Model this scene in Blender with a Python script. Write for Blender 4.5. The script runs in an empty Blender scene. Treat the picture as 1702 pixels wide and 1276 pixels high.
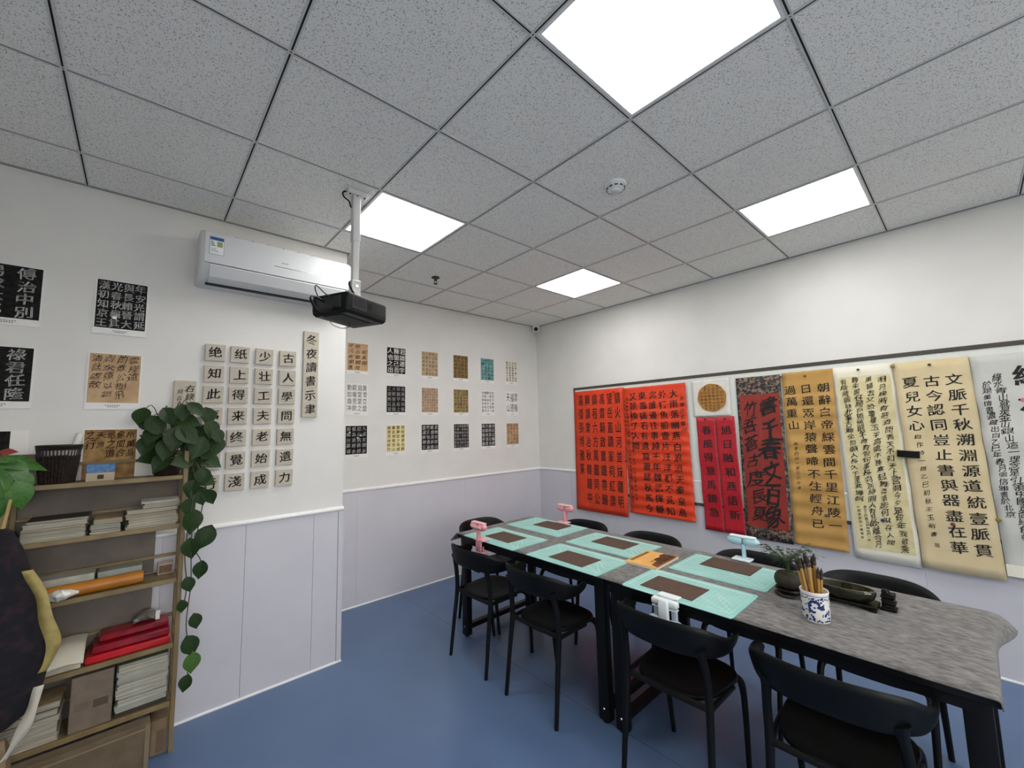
import bpy, math, random
import numpy as np
from mathutils import Matrix, Vector

# ------------------------------------------------------------------ camera, world, exposure
SC = bpy.context.scene
COL = SC.collection
cam_d = bpy.data.cameras.new('camera')
cam = bpy.data.objects.new('camera', cam_d)
COL.objects.link(cam)
SC.camera = cam
cam_d.sensor_fit = 'HORIZONTAL'
cam_d.sensor_width = 36.0
cam_d.lens = 683.1 / 1702.0 * 36.0
cam_d.clip_start = 0.02
_r = Vector((0.74352908, -0.66830673, -0.02303533))
_u = Vector((-0.05168811, -0.09178239, 0.99443669))
_f = Vector((0.66670297, 0.73820195, 0.10278639))
_m = Matrix((_r, _u, -_f)).transposed().to_4x4()
_m.translation = Vector((-3.9027, -3.8159, 1.5617))
cam.matrix_world = _m

wd = bpy.data.worlds.new('world')
SC.world = wd
wd.use_nodes = True
# fill daylight for the added window: bright sky above the horizon, dim ground below it
_wn = wd.node_tree
_tc = _wn.nodes.new('ShaderNodeTexCoord'); _sx = _wn.nodes.new('ShaderNodeSeparateXYZ'); _cr = _wn.nodes.new('ShaderNodeValToRGB')
_wn.links.new(_tc.outputs['Generated'], _sx.inputs[0]); _wn.links.new(_sx.outputs['Z'], _cr.inputs['Fac'])
_cr.color_ramp.elements[0].position = 0.0; _cr.color_ramp.elements[0].color = (0.40, 0.39, 0.38, 1)
_cr.color_ramp.elements[1].position = 0.03; _cr.color_ramp.elements[1].color = (1.0, 0.99, 0.97, 1)
_wn.links.new(_cr.outputs['Color'], _wn.nodes['Background'].inputs[0])
_wn.nodes['Background'].inputs[1].default_value = 7.0
WX0, WX1, WZ0, WZ1 = -4.8, -2.2, 0.9, 2.6      # unseen window added behind the viewer for fill daylight
SC.view_settings.view_transform = 'Standard'
SC.view_settings.look = 'None'
SC.view_settings.exposure = 0.15
SC.view_settings.gamma = 1.0
SC.view_settings.use_curve_mapping = False
SC.cycles.max_bounces = 8
SC.cycles.caustics_reflective = False
SC.cycles.caustics_refractive = False
PANEL_STRENGTH = 12.5

H = 2.888            # ceiling height
BLK = -0.784         # face of the protruding wall block
BX = -2.81           # its outer edge
XW, YW = -5.0, -6.2  # far sides of the room behind the camera
rnd = random.Random(7)

# ------------------------------------------------------------------ materials
def lin(c):
    o = []
    for v in c[:3]:
        v = v / 255.0
        o.append(v / 12.92 if v <= 0.04045 else ((v + 0.055) / 1.055) ** 2.4)
    return (o[0], o[1], o[2], 1.0)

MATS = {}
def mat(name, rgb, rough=0.6, rgb2=None, scale=8.0, detail=3.0, stretch=None, lo=0.35, hi=0.65,
        bump=0.0, bscale=None, metal=0.0, emit=0.0, alpha=1.0, trans=0.0, spec=0.5, coords='Object', sheen=0.0, coat=0.0):
    if name in MATS:
        return MATS[name]
    m = bpy.data.materials.new(name)
    m.use_nodes = True
    nt = m.node_tree
    b = nt.nodes['Principled BSDF']
    b.inputs['Base Color'].default_value = lin(rgb)
    b.inputs['Roughness'].default_value = rough
    b.inputs['Metallic'].default_value = metal
    b.inputs['Specular IOR Level'].default_value = spec
    b.inputs['Alpha'].default_value = alpha
    b.inputs['Transmission Weight'].default_value = trans
    b.inputs['Sheen Weight'].default_value = sheen
    b.inputs['Coat Weight'].default_value = coat
    if emit:
        b.inputs['Emission Color'].default_value = lin(rgb)
        b.inputs['Emission Strength'].default_value = emit
    if rgb2 or bump:
        if coords == 'World':
            g = nt.nodes.new('ShaderNodeNewGeometry'); src = g.outputs['Position']
        else:
            tc = nt.nodes.new('ShaderNodeTexCoord'); src = tc.outputs[coords]
        if stretch:
            mp = nt.nodes.new('ShaderNodeMapping')
            mp.inputs['Scale'].default_value = stretch
            nt.links.new(src, mp.inputs['Vector']); src = mp.outputs['Vector']
        n = nt.nodes.new('ShaderNodeTexNoise')
        n.inputs['Scale'].default_value = scale
        n.inputs['Detail'].default_value = detail
        nt.links.new(src, n.inputs['Vector'])
        if rgb2:
            cr = nt.nodes.new('ShaderNodeValToRGB')
            cr.color_ramp.elements[0].position = lo
            cr.color_ramp.elements[1].position = hi
            cr.color_ramp.elements[0].color = lin(rgb)
            cr.color_ramp.elements[1].color = lin(rgb2)
            nt.links.new(n.outputs['Fac'], cr.inputs['Fac'])
            nt.links.new(cr.outputs['Color'], b.inputs['Base Color'])
        if bump:
            n2 = n
            if bscale:
                n2 = nt.nodes.new('ShaderNodeTexNoise')
                n2.inputs['Scale'].default_value = bscale
                n2.inputs['Detail'].default_value = 2
                nt.links.new(src, n2.inputs['Vector'])
            bp = nt.nodes.new('ShaderNodeBump')
            bp.inputs['Strength'].default_value = bump
            bp.inputs['Distance'].default_value = 0.002
            nt.links.new(n2.outputs['Fac'], bp.inputs['Height'])
            nt.links.new(bp.outputs['Normal'], b.inputs['Normal'])
    MATS[name] = m
    return m

M_wall = mat('wall_paint', (226, 225, 220), 0.55, (221, 220, 215), 3.0, bump=0.05, bscale=160, coords='World')
M_wains = mat('wainscot_board', (206, 205, 211), 0.42, (202, 201, 207), 2.5, coords='World')
M_trim = mat('white_trim', (236, 236, 234), 0.35)
M_floor = mat('blue_vinyl', (84, 108, 144), 0.36, (94, 117, 152), 1.6, 4, bump=0.06, bscale=420, coords='World')
M_seam = mat('floor_seam', (50, 74, 112), 0.5)
M_tile = mat('mineral_tile', (140, 139, 136), 0.9, (244, 243, 237), 230.0, 3.0, lo=0.34, hi=0.42, bump=0.25, coords='World')
M_bar = mat('grid_white', (208, 208, 205), 0.45)
M_groove = mat('grid_groove', (16, 16, 17), 0.8)
M_angle = mat('grid_angle', (150, 150, 148), 0.5)
M_light = mat('panel_diffuser', (255, 252, 250), 0.5, emit=PANEL_STRENGTH)
M_white = mat('white_plastic', (236, 237, 236), 0.3)
M_whitem = mat('white_metal', (214, 214, 212), 0.35)
M_black = mat('black_plastic', (8, 10, 11), 0.48, spec=0.22)
M_blackm = mat('black_steel', (9, 10, 11), 0.45, spec=0.25)
M_dgrey = mat('dark_grey', (46, 47, 50), 0.5)
M_ink = mat('ink', (22, 19, 18), 0.7)
M_inkg = mat('ink_grey', (92, 88, 84), 0.8)
M_inkb = mat('ink_brown', (64, 40, 28), 0.7)
M_inkw = mat('rubbing_white', (240, 239, 234), 0.8)
M_chrome = mat('chrome', (200, 200, 200), 0.2, metal=1.0)

# ------------------------------------------------------------------ mesh helpers
class MB:
    def __init__(s):
        s.v = []; s.f = []; s.mi = []; s.cur = 0
    def add(s, vs, fs):
        o = len(s.v)
        s.v += [tuple(v) for v in vs]
        for f in fs:
            s.f.append(tuple(i + o for i in f)); s.mi.append(s.cur)
        return s
    def mat(s, i):
        s.cur = i; return s
    def box(s, lo, hi, M=None):
        x0, y0, z0 = lo; x1, y1, z1 = hi
        vs = [(x0,y0,z0),(x1,y0,z0),(x1,y1,z0),(x0,y1,z0),(x0,y0,z1),(x1,y0,z1),(x1,y1,z1),(x0,y1,z1)]
        if M is not None: vs = [tuple(M @ Vector(v)) for v in vs]
        return s.add(vs, [(0,3,2,1),(4,5,6,7),(0,1,5,4),(1,2,6,5),(2,3,7,6),(3,0,4,7)])
    def cbox(s, c, size, M=None):
        return s.box([c[i]-size[i]/2 for i in range(3)], [c[i]+size[i]/2 for i in range(3)], M)
    def rbox(s, lo, hi, r=0.004, M=None, n=3):
        # box with rounded vertical (z) edges and chamfered rims
        x0,y0,z0 = lo; x1,y1,z1 = hi
        r = min(r, (x1-x0)/2.01, (y1-y0)/2.01, (z1-z0)/2.01)
        def ring(ins, z):
            o = []
            for cx, cy, a0 in ((x1-r,y1-r,0),(x0+r,y1-r,90),(x0+r,y0+r,180),(x1-r,y0+r,270)):
                for k in range(n+1):
                    a = math.radians(a0+90*k/n)
                    o.append((cx+(r-ins)*math.cos(a), cy+(r-ins)*math.sin(a), z))
            return o
        e = r*0.6
        rings = [ring(e*0.8,z0), ring(0,z0+e), ring(0,z1-e), ring(e*0.8,z1)]
        return s.loft(rings, True, True, M)
    def loft(s, rings, cap0=True, cap1=True, M=None, closed=True):
        n = len(rings[0]); vs = [v for r_ in rings for v in r_]
        if M is not None: vs = [tuple(M @ Vector(v)) for v in vs]
        fs = []
        for k in range(len(rings)-1):
            for i in range(n if closed else n-1):
                j = (i+1) % n
                fs.append((k*n+i, k*n+j, (k+1)*n+j, (k+1)*n+i))
        if cap0: fs.append(tuple(reversed(range(n))))
        if cap1: fs.append(tuple((len(rings)-1)*n+i for i in range(n)))
        return s.add(vs, fs)
    def lathe(s, prof, c=(0,0,0), n=24, M=None, sx=1.0, sy=1.0, cap=True):
        rings = [[(c[0]+r*sx*math.cos(2*math.pi*i/n), c[1]+r*sy*math.sin(2*math.pi*i/n), c[2]+z) for i in range(n)] for r, z in prof]
        return s.loft(rings, cap, cap, M)
    def tube(s, pts, rad, n=8, M=None, ell=None):
        P = [Vector(p) for p in pts]
        R = rad if isinstance(rad, (list, tuple)) else [rad]*len(P)
        rings = []; up = None
        for k, p in enumerate(P):
            d = (P[min(k+1,len(P)-1)] - P[max(k-1,0)]).normalized()
            if up is None:
                up = Vector((0,0,1)) if abs(d.z) < 0.9 else Vector((0,1,0))
            a = d.cross(up)
            a = a.normalized() if a.length > 1e-6 else Vector((1,0,0))
            b = a.cross(d).normalized(); up = b
            r = R[k]
            ra, rb = (r if isinstance(r, (int,float)) else r[0]), (r if isinstance(r,(int,float)) else r[1])
            rings.append([tuple(p + a*ra*math.cos(2*math.pi*i/n) + b*rb*math.sin(2*math.pi*i/n)) for i in range(n)])
        return s.loft(rings, True, True, M)
    def grid(s, fn, nu, nv):
        vs = [fn(i/nu, j/nv) for j in range(nv+1) for i in range(nu+1)]
        fs = [(j*(nu+1)+i, j*(nu+1)+i+1, (j+1)*(nu+1)+i+1, (j+1)*(nu+1)+i) for j in range(nv) for i in range(nu)]
        return s.add(vs, fs)
    def mesh(s, name, mats, smooth=False):
        me = bpy.data.meshes.new(name)
        me.from_pydata(s.v, [], s.f)
        for m in (mats if isinstance(mats, (list,tuple)) else [mats]):
            me.materials.append(m)
        if len(set(s.mi)) > 1 or (s.mi and s.mi[0]):
            me.polygons.foreach_set('material_index', s.mi)
        if smooth:
            me.polygons.foreach_set('use_smooth', [True]*len(me.polygons))
            try: me.set_sharp_from_angle(angle=math.radians(smooth if smooth is not True else 40))
            except Exception: pass
        me.update()
        return me
    def build(s, name, mats, parent=None, smooth=False, loc=None, rot=None):
        o = bpy.data.objects.new(name, s.mesh(name, mats, smooth))
        COL.objects.link(o)
        if parent: o.parent = parent
        if loc: o.location = loc
        if rot: o.rotation_euler = rot
        return o

def empty(name, loc=(0,0,0), rot=(0,0,0)):
    o = bpy.data.objects.new(name, None)
    o.empty_display_size = 0.05
    COL.objects.link(o); o.location = loc; o.rotation_euler = rot
    return o
def tag(o, label, cat, group=None):
    o['label'] = label; o['category'] = cat
    if group: o['group'] = group
    return o
def struct(o, label=None):
    o['kind'] = 'structure'
    if label: o['label'] = label
    return o
def copy_tree(o, parent=None):
    c = o.copy(); COL.objects.link(c); c.parent = parent
    for ch in list(o.children): copy_tree(ch, c)
    return c
def catmull(pts, n):
    P = [np.array(p, float) for p in pts]
    P = [2*P[0]-P[1]] + P + [2*P[-1]-P[-2]]
    out = []
    for k in range(1, len(P)-2):
        for i in range(n):
            t = i/n
            a, b, c, d = P[k-1], P[k], P[k+1], P[k+2]
            out.append(0.5*((2*b)+(-a+c)*t+(2*a-5*b+4*c-d)*t*t+(-a+3*b-3*c+d)*t**3))
    out.append(P[-2])
    return [tuple(float(x) for x in p) for p in out]
def align(a, b):
    # matrix taking +Z unit axis onto direction b-a, at a
    d = (Vector(b)-Vector(a)).normalized()
    q = Vector((0,0,1)).rotation_difference(d)
    return Matrix.Translation(Vector(a)) @ q.to_matrix().to_4x4()

# ------------------------------------------------------------------ brush lettering (flat ink built from glyph outlines)
_fc = bpy.data.curves.new('glyph_source', 'FONT')
_fo = bpy.data.objects.new('glyph_source', _fc)
COL.objects.link(_fo)
_fc.resolution_u = 2
GL = {}
def glyph(ch, wt):
    k = (ch, wt)
    if k not in GL:
        _fc.body = ch; _fc.offset = wt
        e = _fo.evaluated_get(bpy.context.evaluated_depsgraph_get())
        m = e.to_mesh()
        v = np.array([(a.co.x, a.co.y) for a in m.vertices], float).reshape(-1, 2)
        f = [tuple(p.vertices) for p in m.polygons]
        e.to_mesh_clear()
        if ord(ch) > 0x2e00:
            v = v - np.array([0.5, 0.375])
        elif len(v):
            v = v - (v.min(0)+v.max(0))/2
        GL[k] = (v, f)
    return GL[k]

class Ink:
    def __init__(s, seed=1):
        s.v = []; s.f = []; s.r = random.Random(seed); s.marks = []
    def char(s, ch, x, z, w, h=None, style='kai', wt=0.012, jit=0.03):
        if ch in ' 　': return
        h = h or w
        v, f = glyph(ch, 0.0)
        if not len(v): return
        if wt > 0.004:
            k = wt*0.75
            v = np.concatenate([v+np.array([-k, k*0.4]), v+np.array([k, -k*0.4])])
            nv = len(v)//2
            f = f + [tuple(i+nv for i in q) for q in f]
        r = s.r
        px, py = v[:, 0].copy(), v[:, 1].copy()
        if style != 'print':
            ph = r.uniform(0, 6.28)
            amp = {'kai': 0.016, 'li': 0.012, 'seal': 0.01, 'xing': 0.035, 'cao': 0.06}[style]
            px += amp*np.sin(5.1*v[:, 1]+ph)+amp*0.6*np.sin(11*v[:, 0]+2*ph)
            py += amp*np.sin(4.7*v[:, 0]+1.7*ph)+amp*0.6*np.sin(9*v[:, 1]+ph)
            tilt = {'kai': 0.10, 'li': 0.0, 'seal': 0.0, 'xing': 0.16, 'cao': 0.2}[style]
            py += tilt*px
            if style in ('xing', 'cao'):
                px += 0.12*py
                w *= r.uniform(0.8, 1.15); h *= r.uniform(0.8, 1.2)
            a = r.uniform(-jit, jit)*2
            c_, s_ = math.cos(a), math.sin(a)
            px, py = c_*px-s_*py, s_*px+c_*py
            x += r.uniform(-jit, jit)*w*1.5; z += r.uniform(-jit, jit)*h
        s.marks.append((len(s.v), len(s.f), w))
        o = len(s.v)
        s.v += list(zip((x+px*w).tolist(), (z+py*h).tolist()))
        s.f += [tuple(i+o for i in q) for q in f]
    def rect(s, x0, z0, x1, z1):
        o = len(s.v)
        s.v += [(x0,z0),(x1,z0),(x1,z1),(x0,z1)]; s.f.append((o,o+1,o+2,o+3))
    def line(s, xa, za, xb, zb, w):
        d = math.hypot(xb-xa, zb-za) or 1; nx, nz = -(zb-za)/d*w/2, (xb-xa)/d*w/2
        o = len(s.v)
        s.v += [(xa+nx,za+nz),(xa-nx,za-nz),(xb-nx,zb-nz),(xb+nx,zb+nz)]; s.f.append((o,o+1,o+2,o+3))
    def disc(s, x, z, r_, n=20):
        o = len(s.v)
        s.v += [(x+r_*math.cos(2*math.pi*i/n), z+r_*math.sin(2*math.pi*i/n)) for i in range(n)]
        s.f.append(tuple(range(o, o+n)))
    def cols(s, columns, xs, ztop, zbot, rows, w, h=None, **kw):
        # columns right-to-left text, xs = x centre of each column
        dz = (ztop-zbot)/rows
        for c, x in zip(columns, xs):
            for k, ch in enumerate(c):
                s.char(ch, x, ztop-(k+0.5)*dz, w, h, **kw)
        return s
    def flow(s, text, x, ztop, zbot, w, h=None, sway=0.0, **kw):
        dz = (ztop-zbot)/max(1, len(text)); ph = s.r.uniform(0, 6)
        for k, ch in enumerate(text):
            s.char(ch, x+sway*math.sin(k*0.9+ph), ztop-(k+0.5)*dz, w, h, **kw)
        return s
    def build(s, name, m, parent, warp=None, lift=0.0012, face='wall'):
        if not s.v: return None
        if s.marks and len(s.marks) <= 130 and max(m_[2] for m_ in s.marks) >= 0.058:
            small = Ink(0); ends = s.marks[1:]+[(len(s.v), len(s.f), 0)]
            for (a, b, w), (a2, b2, _w) in zip(s.marks, ends):
                one = small if w < 0.045 else Ink(0)
                k = len(one.v)-a
                one.v += s.v[a:a2]; one.f += [tuple(i+k for i in q) for q in s.f[b:b2]]
                if one is not small: one.build('character', m, parent, warp, lift, face)
            r_ = small.build('small_lettering', m, parent, warp, lift, face)
            if r_: r_['kind'] = 'stuff'
            return r_
        if face == 'wall':
            warp = warp or (lambda x, z: (x, 0.0, z))
            vs = []
            for x, z in s.v:
                a, b, c = warp(x, z); vs.append((a, b-lift, c))
        else:
            vs = [(x, z, lift) for x, z in s.v]
        mb = MB(); mb.v = vs; mb.f = s.f; mb.mi = [0]*len(s.f)
        return mb.build(name, m, parent)

# ------------------------------------------------------------------ room shell
mb = MB().box((XW,YW,-0.1),(0,0,0))
floor = struct(mb.build('floor', M_floor))
for x in (-1.985, -3.985):
    MB().box((x-0.0012, YW, -0.001),(x+0.0012, 0 if x > BX else BLK, 0.0004)).build('seam', M_seam, floor)

def wall(name, lo, hi):
    return struct(MB().box(lo, hi).build(name, M_wall))
w_back = wall('wall_back', (BX,0,0),(0.0,0.12,H+0.2))
w_left = wall('wall_left', (XW,BLK,0),(BX,0.12,H+0.2))
w_right = wall('wall_right', (0,YW,0),(0.12,0.12,H+0.2))
w_side = wall('wall_side', (XW-0.12,YW,0),(XW,0.12,H+0.2))
fw = MB()
for lo, hi in (((XW-0.12,YW-0.12,0),(WX0,YW,H+0.2)),((WX1,YW-0.12,0),(0.12,YW,H+0.2)),((WX0,YW-0.12,0),(WX1,YW,WZ0)),((WX0,YW-0.12,WZ1),(WX1,YW,H+0.2))):
    fw.box(lo, hi)
w_front = struct(fw.build('wall_front', M_wall))
fill_win = struct(empty('fill_window_1', ((WX0+WX1)/2, YW-0.06, WZ0)))  # added opening, no window known here; it lets in fill daylight
ww, wh = (WX1-WX0)/2, WZ1-WZ0
for lo, hi in (((-ww,-0.03,0),(ww,0.03,0.05)),((-ww,-0.03,wh-0.05),(ww,0.03,wh)),((-ww,-0.03,0.05),(-ww+0.05,0.03,wh-0.05)),((ww-0.05,-0.03,0.05),(ww,0.03,wh-0.05)),((-0.025,-0.03,0.05),(0.025,0.03,wh-0.05))):
    MB().box(lo, hi).build('fill_window_frame', M_trim, fill_win)
mg = bpy.data.materials.new('fill_window_glass'); mg.use_nodes = True
_nt = mg.node_tree; _nt.nodes.remove(_nt.nodes['Principled BSDF'])
_tr = _nt.nodes.new('ShaderNodeBsdfTransparent'); _gl = _nt.nodes.new('ShaderNodeBsdfGlossy'); _mx = _nt.nodes.new('ShaderNodeMixShader')
_gl.inputs['Roughness'].default_value = 0.02; _mx.inputs[0].default_value = 0.06
_nt.links.new(_tr.outputs[0], _mx.inputs[1]); _nt.links.new(_gl.outputs[0], _mx.inputs[2])
_nt.links.new(_mx.outputs[0], _nt.nodes['Material Output'].inputs['Surface'])
for xa, xb in ((-ww+0.05,-0.025),(0.025,ww-0.05)):
    MB().box((xa,-0.004,0.05),(xb,0.004,wh-0.05)).build('fill_window_pane', mg, fill_win)

RZ = 1.0   # underside of chair rail
PT = 0.009
def wains_y(y, xa, xb, start, parent, pitch=0.39, gap=0.001):
    # boards on a wall facing -Y, joints measured from 'start'
    k0 = math.floor((xa-start)/pitch); k1 = math.ceil((xb-start)/pitch)
    for k in range(k0, k1):
        a, b = max(xa, start+k*pitch), min(xb, start+(k+1)*pitch)
        if b-a < 0.02: continue
        MB().box((a+gap,y-PT,0.004),(b-gap,y,RZ+0.005)).build('wainscot_panel', M_wains, parent)
def wains_x(x, ya, yb, start, parent, pitch=0.39):
    k0 = math.floor((ya-start)/pitch); k1 = math.ceil((yb-start)/pitch)
    for k in range(k0, k1):
        a, b = max(ya, start+k*pitch), min(yb, start+(k+1)*pitch)
        if b-a < 0.02: continue
        MB().box((x-PT,a+0.0006,0.004),(x,b-0.0006,RZ+0.005)).build('wainscot_panel', M_wains, parent)
wains_y(BLK, XW, BX-0.03, -3.0, w_left)
MB().box((BX-0.029,BLK-PT-0.004,0.004),(BX+0.003,BLK,RZ+0.005)).build('corner_strip', M_wains, w_left)
wains_y(0.0, BX, -PT, -2.4, w_back, 1.2, 0.0003)
wains_x(0.0, YW, -PT, -3.525, w_right, 0.6)

def rail(name, a, b, nrm, h0, prof):
    # extrude a profile [(out, up)] from a to b; nrm = outward direction
    a, b, nrm = Vector(a), Vector(b), Vector(nrm)
    rings = [[tuple(p + nrm*o + Vector((0,0,h0+u))) for o, u in prof] for p in (a, b)]
    return struct(MB().loft(rings).build(name, M_trim))
RP = [(0,0),(0.012,0.001),(0.018,0.006),(0.020,0.013),(0.018,0.020),(0.012,0.026),(0.006,0.029),(0,0.030)]
BP = [(0,0),(0.009,0),(0.009,0.006),(0.006,0.010),(0,0.011)]
o1 = (0,-1,0); o2 = (-1,0,0)
for nm, pf, h0 in (('trim', RP, RZ), ('baseboard', BP, 0.0)):
    off = 0 if nm == 'trim' else PT
    sfx = ('1','2','3') if nm == 'trim' else ('left','back','right')
    rail(f'{nm}_{sfx[0]}', (XW,BLK-off,0), (BX+0.005,BLK-off,0), o1, h0, pf)
    rail(f'{nm}_{sfx[1]}', (BX,-off,0), (-0.002,-off,0), o1, h0, pf)
    rail(f'{nm}_{sfx[2]}', (-off,YW,0), (-off,-0.002,0), o2, h0, pf)

# ceiling: slab, mineral tiles, slotted grid bars, wall angles
ceil = struct(MB().box((XW,YW,H+0.03),(0.0,0.0,H+0.1)).build('ceiling', M_tile))
XI = [0.0]+[-(0.578+0.6*i) for i in range(8)]+[XW]
YJ = [0.0]+[-(0.539+0.6*j) for j in range(10)]+[YW]
LIGHTS = [(4,5),(4,2),(1,5),(1,2),(4,8),(1,8)]
tile_mesh = {}
def tile(xa, xb, ya, yb):
    k = (round(xb-xa,3), round(yb-ya,3))
    if k not in tile_mesh:
        g = 0.004
        tile_mesh[k] = MB().box((-k[0]/2+g,-k[1]/2+g,0),(k[0]/2-g,k[1]/2-g,0.014)).mesh('ceiling_tile', M_tile)
    o = bpy.data.objects.new('ceiling_tile', tile_mesh[k]); COL.objects.link(o)
    o.location = ((xa+xb)/2,(ya+yb)/2,H+0.001); o.parent = ceil
for i in range(len(XI)-1):
    for j in range(len(YJ)-1):
        if (i,j) in LIGHTS: continue
        xa, xb, ya, yb = XI[i+1], XI[i], YJ[j+1], YJ[j]
        if xb <= -2.9 and ya > BLK: continue
        if xb <= -2.9 and yb > BLK: yb = BLK
        if xb > -2.9 and xa < BX and ya > BLK-0.01: xa = BX
        tile(xa, xb, ya, yb)
def gbar_y(x, ya, yb):
    mb = MB()
    mb.box((x-0.0095,ya,H-0.003),(x-0.0032,yb,H+0.004)).box((x+0.0032,ya,H-0.003),(x+0.0095,yb,H+0.004))
    mb.mat(1).box((x-0.0032,ya,H-0.0012),(x+0.0032,yb,H+0.003))
    mb.build('grid_bar', [M_bar, M_groove], ceil)
def gbar_x(y, xa, xb):
    mb = MB()
    mb.box((xa,y-0.0095,H-0.0024),(xb,y-0.0032,H+0.004)).box((xa,y+0.0032,H-0.0024),(xb,y+0.0095,H+0.004))
    mb.mat(1).box((xa,y-0.0032,H-0.0008),(xb,y+0.0032,H+0.003))
    mb.build('grid_bar', [M_bar, M_groove], ceil)
for x in XI[1:-1]:
    gbar_y(x, YW, BLK if x < BX else 0)
for y in YJ[1:-1]:
    gbar_x(y, BX if y > BLK else XW, 0)
def angle(lo, hi): MB().box(lo, hi).build('wall_angle', M_angle, ceil)
angle((BX,-0.016,H-0.004),(0,0,H+0.004)); angle((-0.016,YW,H-0.004),(0,0,H+0.004))
angle((XW,BLK-0.016,H-0.004),(BX+0.016,BLK,H+0.004)); angle((BX,BLK,H-0.004),(BX+0.016,0,H+0.004))

# ------------------------------------------------------------------ ceiling fittings
LL = {(4,5):'large square light panel nearest the viewer, above the long table',
      (4,2):'square light panel right beside the projector pole',
      (1,5):'square light panel above the gold and cream hanging scrolls',
      (1,2):'smallest square light panel, furthest back near the room corner',
      (4,8):'square light panel behind the viewer, in line with the projector',
      (1,8):'square light panel behind the viewer, next to the scroll wall'}
for (i,j) in LIGHTS:
    xa, xb, ya, yb = XI[i+1]+0.010, XI[i]-0.010, YJ[j+1]+0.010, YJ[j]-0.010
    cx, cy, w, d = (xa+xb)/2, (ya+yb)/2, (xb-xa)/2, (yb-ya)/2
    t = tag(empty('ceiling_light', (cx,cy,H)), LL[(i,j)], 'light', 'recessed ceiling light panels')
    MB().box((-w+0.012,-d+0.012,-0.0005),(w-0.012,d-0.012,0.003)).build('diffuser', M_light, t)
    fr = MB()
    for lo, hi in (((-w,-d,-0.002),(w,-d+0.012,0.008)),((-w,d-0.012,-0.002),(w,d,0.008)),((-w,-d+0.012,-0.002),(-w+0.012,d-0.012,0.008)),((w-0.012,-d+0.012,-0.002),(w,d-0.012,0.008))):
        fr.box(lo, hi)
    fr.build('frame', M_white, t)
    MB().box((-w+0.005,-d+0.005,0.009),(w-0.005,d-0.005,0.03)).build('housing', M_whitem, t)

t = tag(empty('smoke_detector', (-2.008,-2.615,H)), 'round white smoke detector on the ceiling', 'smoke detector')
MB().lathe([(0.056,0.001),(0.058,-0.006),(0.056,-0.014),(0.05,-0.016)], n=28).build('base', M_white, t, True)
MB().lathe([(0.046,-0.016),(0.05,-0.02),(0.049,-0.028),(0.036,-0.036),(0.03,-0.037)], n=28).build('body', M_white, t, True)
v = MB()
for k in range(10):
    a = 2*math.pi*k/10
    v.cbox((0.0465,0,-0.027),(0.008,0.02,0.006), Matrix.Rotation(a,4,'Z'))
v.build('vent', M_dgrey, t)
MB().lathe([(0.026,-0.036),(0.026,-0.045),(0.018,-0.05)], n=20).build('cap', M_whitem, t, True)

t = tag(empty('sprinkler_head', (-2.03,-0.766,H)), 'small metal fire sprinkler head hanging from the ceiling', 'sprinkler')
MB().lathe([(0.036,0.001),(0.036,-0.003),(0.028,-0.01),(0.012,-0.012)], n=20).build('escutcheon', M_dgrey, t, True)
MB().lathe([(0.011,-0.010),(0.011,-0.03),(0.007,-0.034)], n=12).build('body', M_dgrey, t, True)
f = MB()
for s in (-1,1): f.tube([(s*0.009,0,-0.03),(s*0.015,0,-0.042),(s*0.004,0,-0.058)],0.003,6)
f.build('frame', M_dgrey, t)
MB().lathe([(0.018,-0.056),(0.018,-0.06),(0.004,-0.062)], n=14).build('deflector', M_dgrey, t)

t = tag(empty('security_camera', (-0.055,-0.055,H)), 'small white dome security camera in the room corner', 'camera')
MB().lathe([(0.044,0.001),(0.045,-0.02),(0.042,-0.028)], n=24).build('base', M_white, t, True)
Mq = Matrix.Translation((-0.012,-0.012,-0.05)) @ align((0,0,0), (-0.68,-0.72,-0.20))
sph = [(0.042*math.sin(math.pi*k/14), -0.042*math.cos(math.pi*k/14)) for k in range(1,12)]
MB().lathe(sph, n=22, M=Mq).build('head', M_white, t, True)
MB().lathe([(0.0265,0.026),(0.0265,0.034),(0.022,0.037)], n=20, M=Mq).build('lens', M_black, t, 40)
MB().lathe([(0.010,0.0365),(0.010,0.039),(0.004,0.040)], n=12, M=Mq).build('lens_glass', M_dgrey, t, 40)

# air conditioner on the block wall
AX0, AX1, AZ0, AZ1 = -3.705, -2.842, 2.435, 2.735
ac = tag(empty('air_conditioner', ((AX0+AX1)/2,BLK,AZ0)), 'white wall-mounted split air conditioner below the ceiling', 'air conditioner')
hw = (AX1-AX0)/2; hh = AZ1-AZ0
prof = [(0.0,0.0),(-0.10,0.004),(-0.165,0.035),(-0.198,0.09),(-0.205,0.15),(-0.20,0.24),(-0.185,0.285),(-0.165,hh),(0.0,hh)]
b = MB()
rings = []
for x, sc, in ((-hw,0.90),(-hw+0.006,0.965),(-hw+0.02,1.0),(hw-0.02,1.0),(hw-0.006,0.965),(hw,0.90)):
    rings.append([(x, y*sc, hh/2+(z-hh/2)*(0.93+0.07*(sc-0.9)*10)) for y, z in prof])
M_acp = mat('ac_gloss', (208,211,212), 0.4, spec=0.3)
M_acb = mat('ac_body', (214,216,216), 0.4, spec=0.3)
b.loft(rings).build('body', M_acb, ac, 50)
fp = MB().loft([[(x,y-0.004,z) for y, z in ((-0.2045,0.10),(-0.2085,0.15),(-0.2035,0.24),(-0.188,0.288),(-0.18,0.288),(-0.196,0.24),(-0.2,0.15),(-0.196,0.10))] for x in (-hw+0.022,hw-0.022)]).build('front_panel', M_acp, ac, 50)
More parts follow.
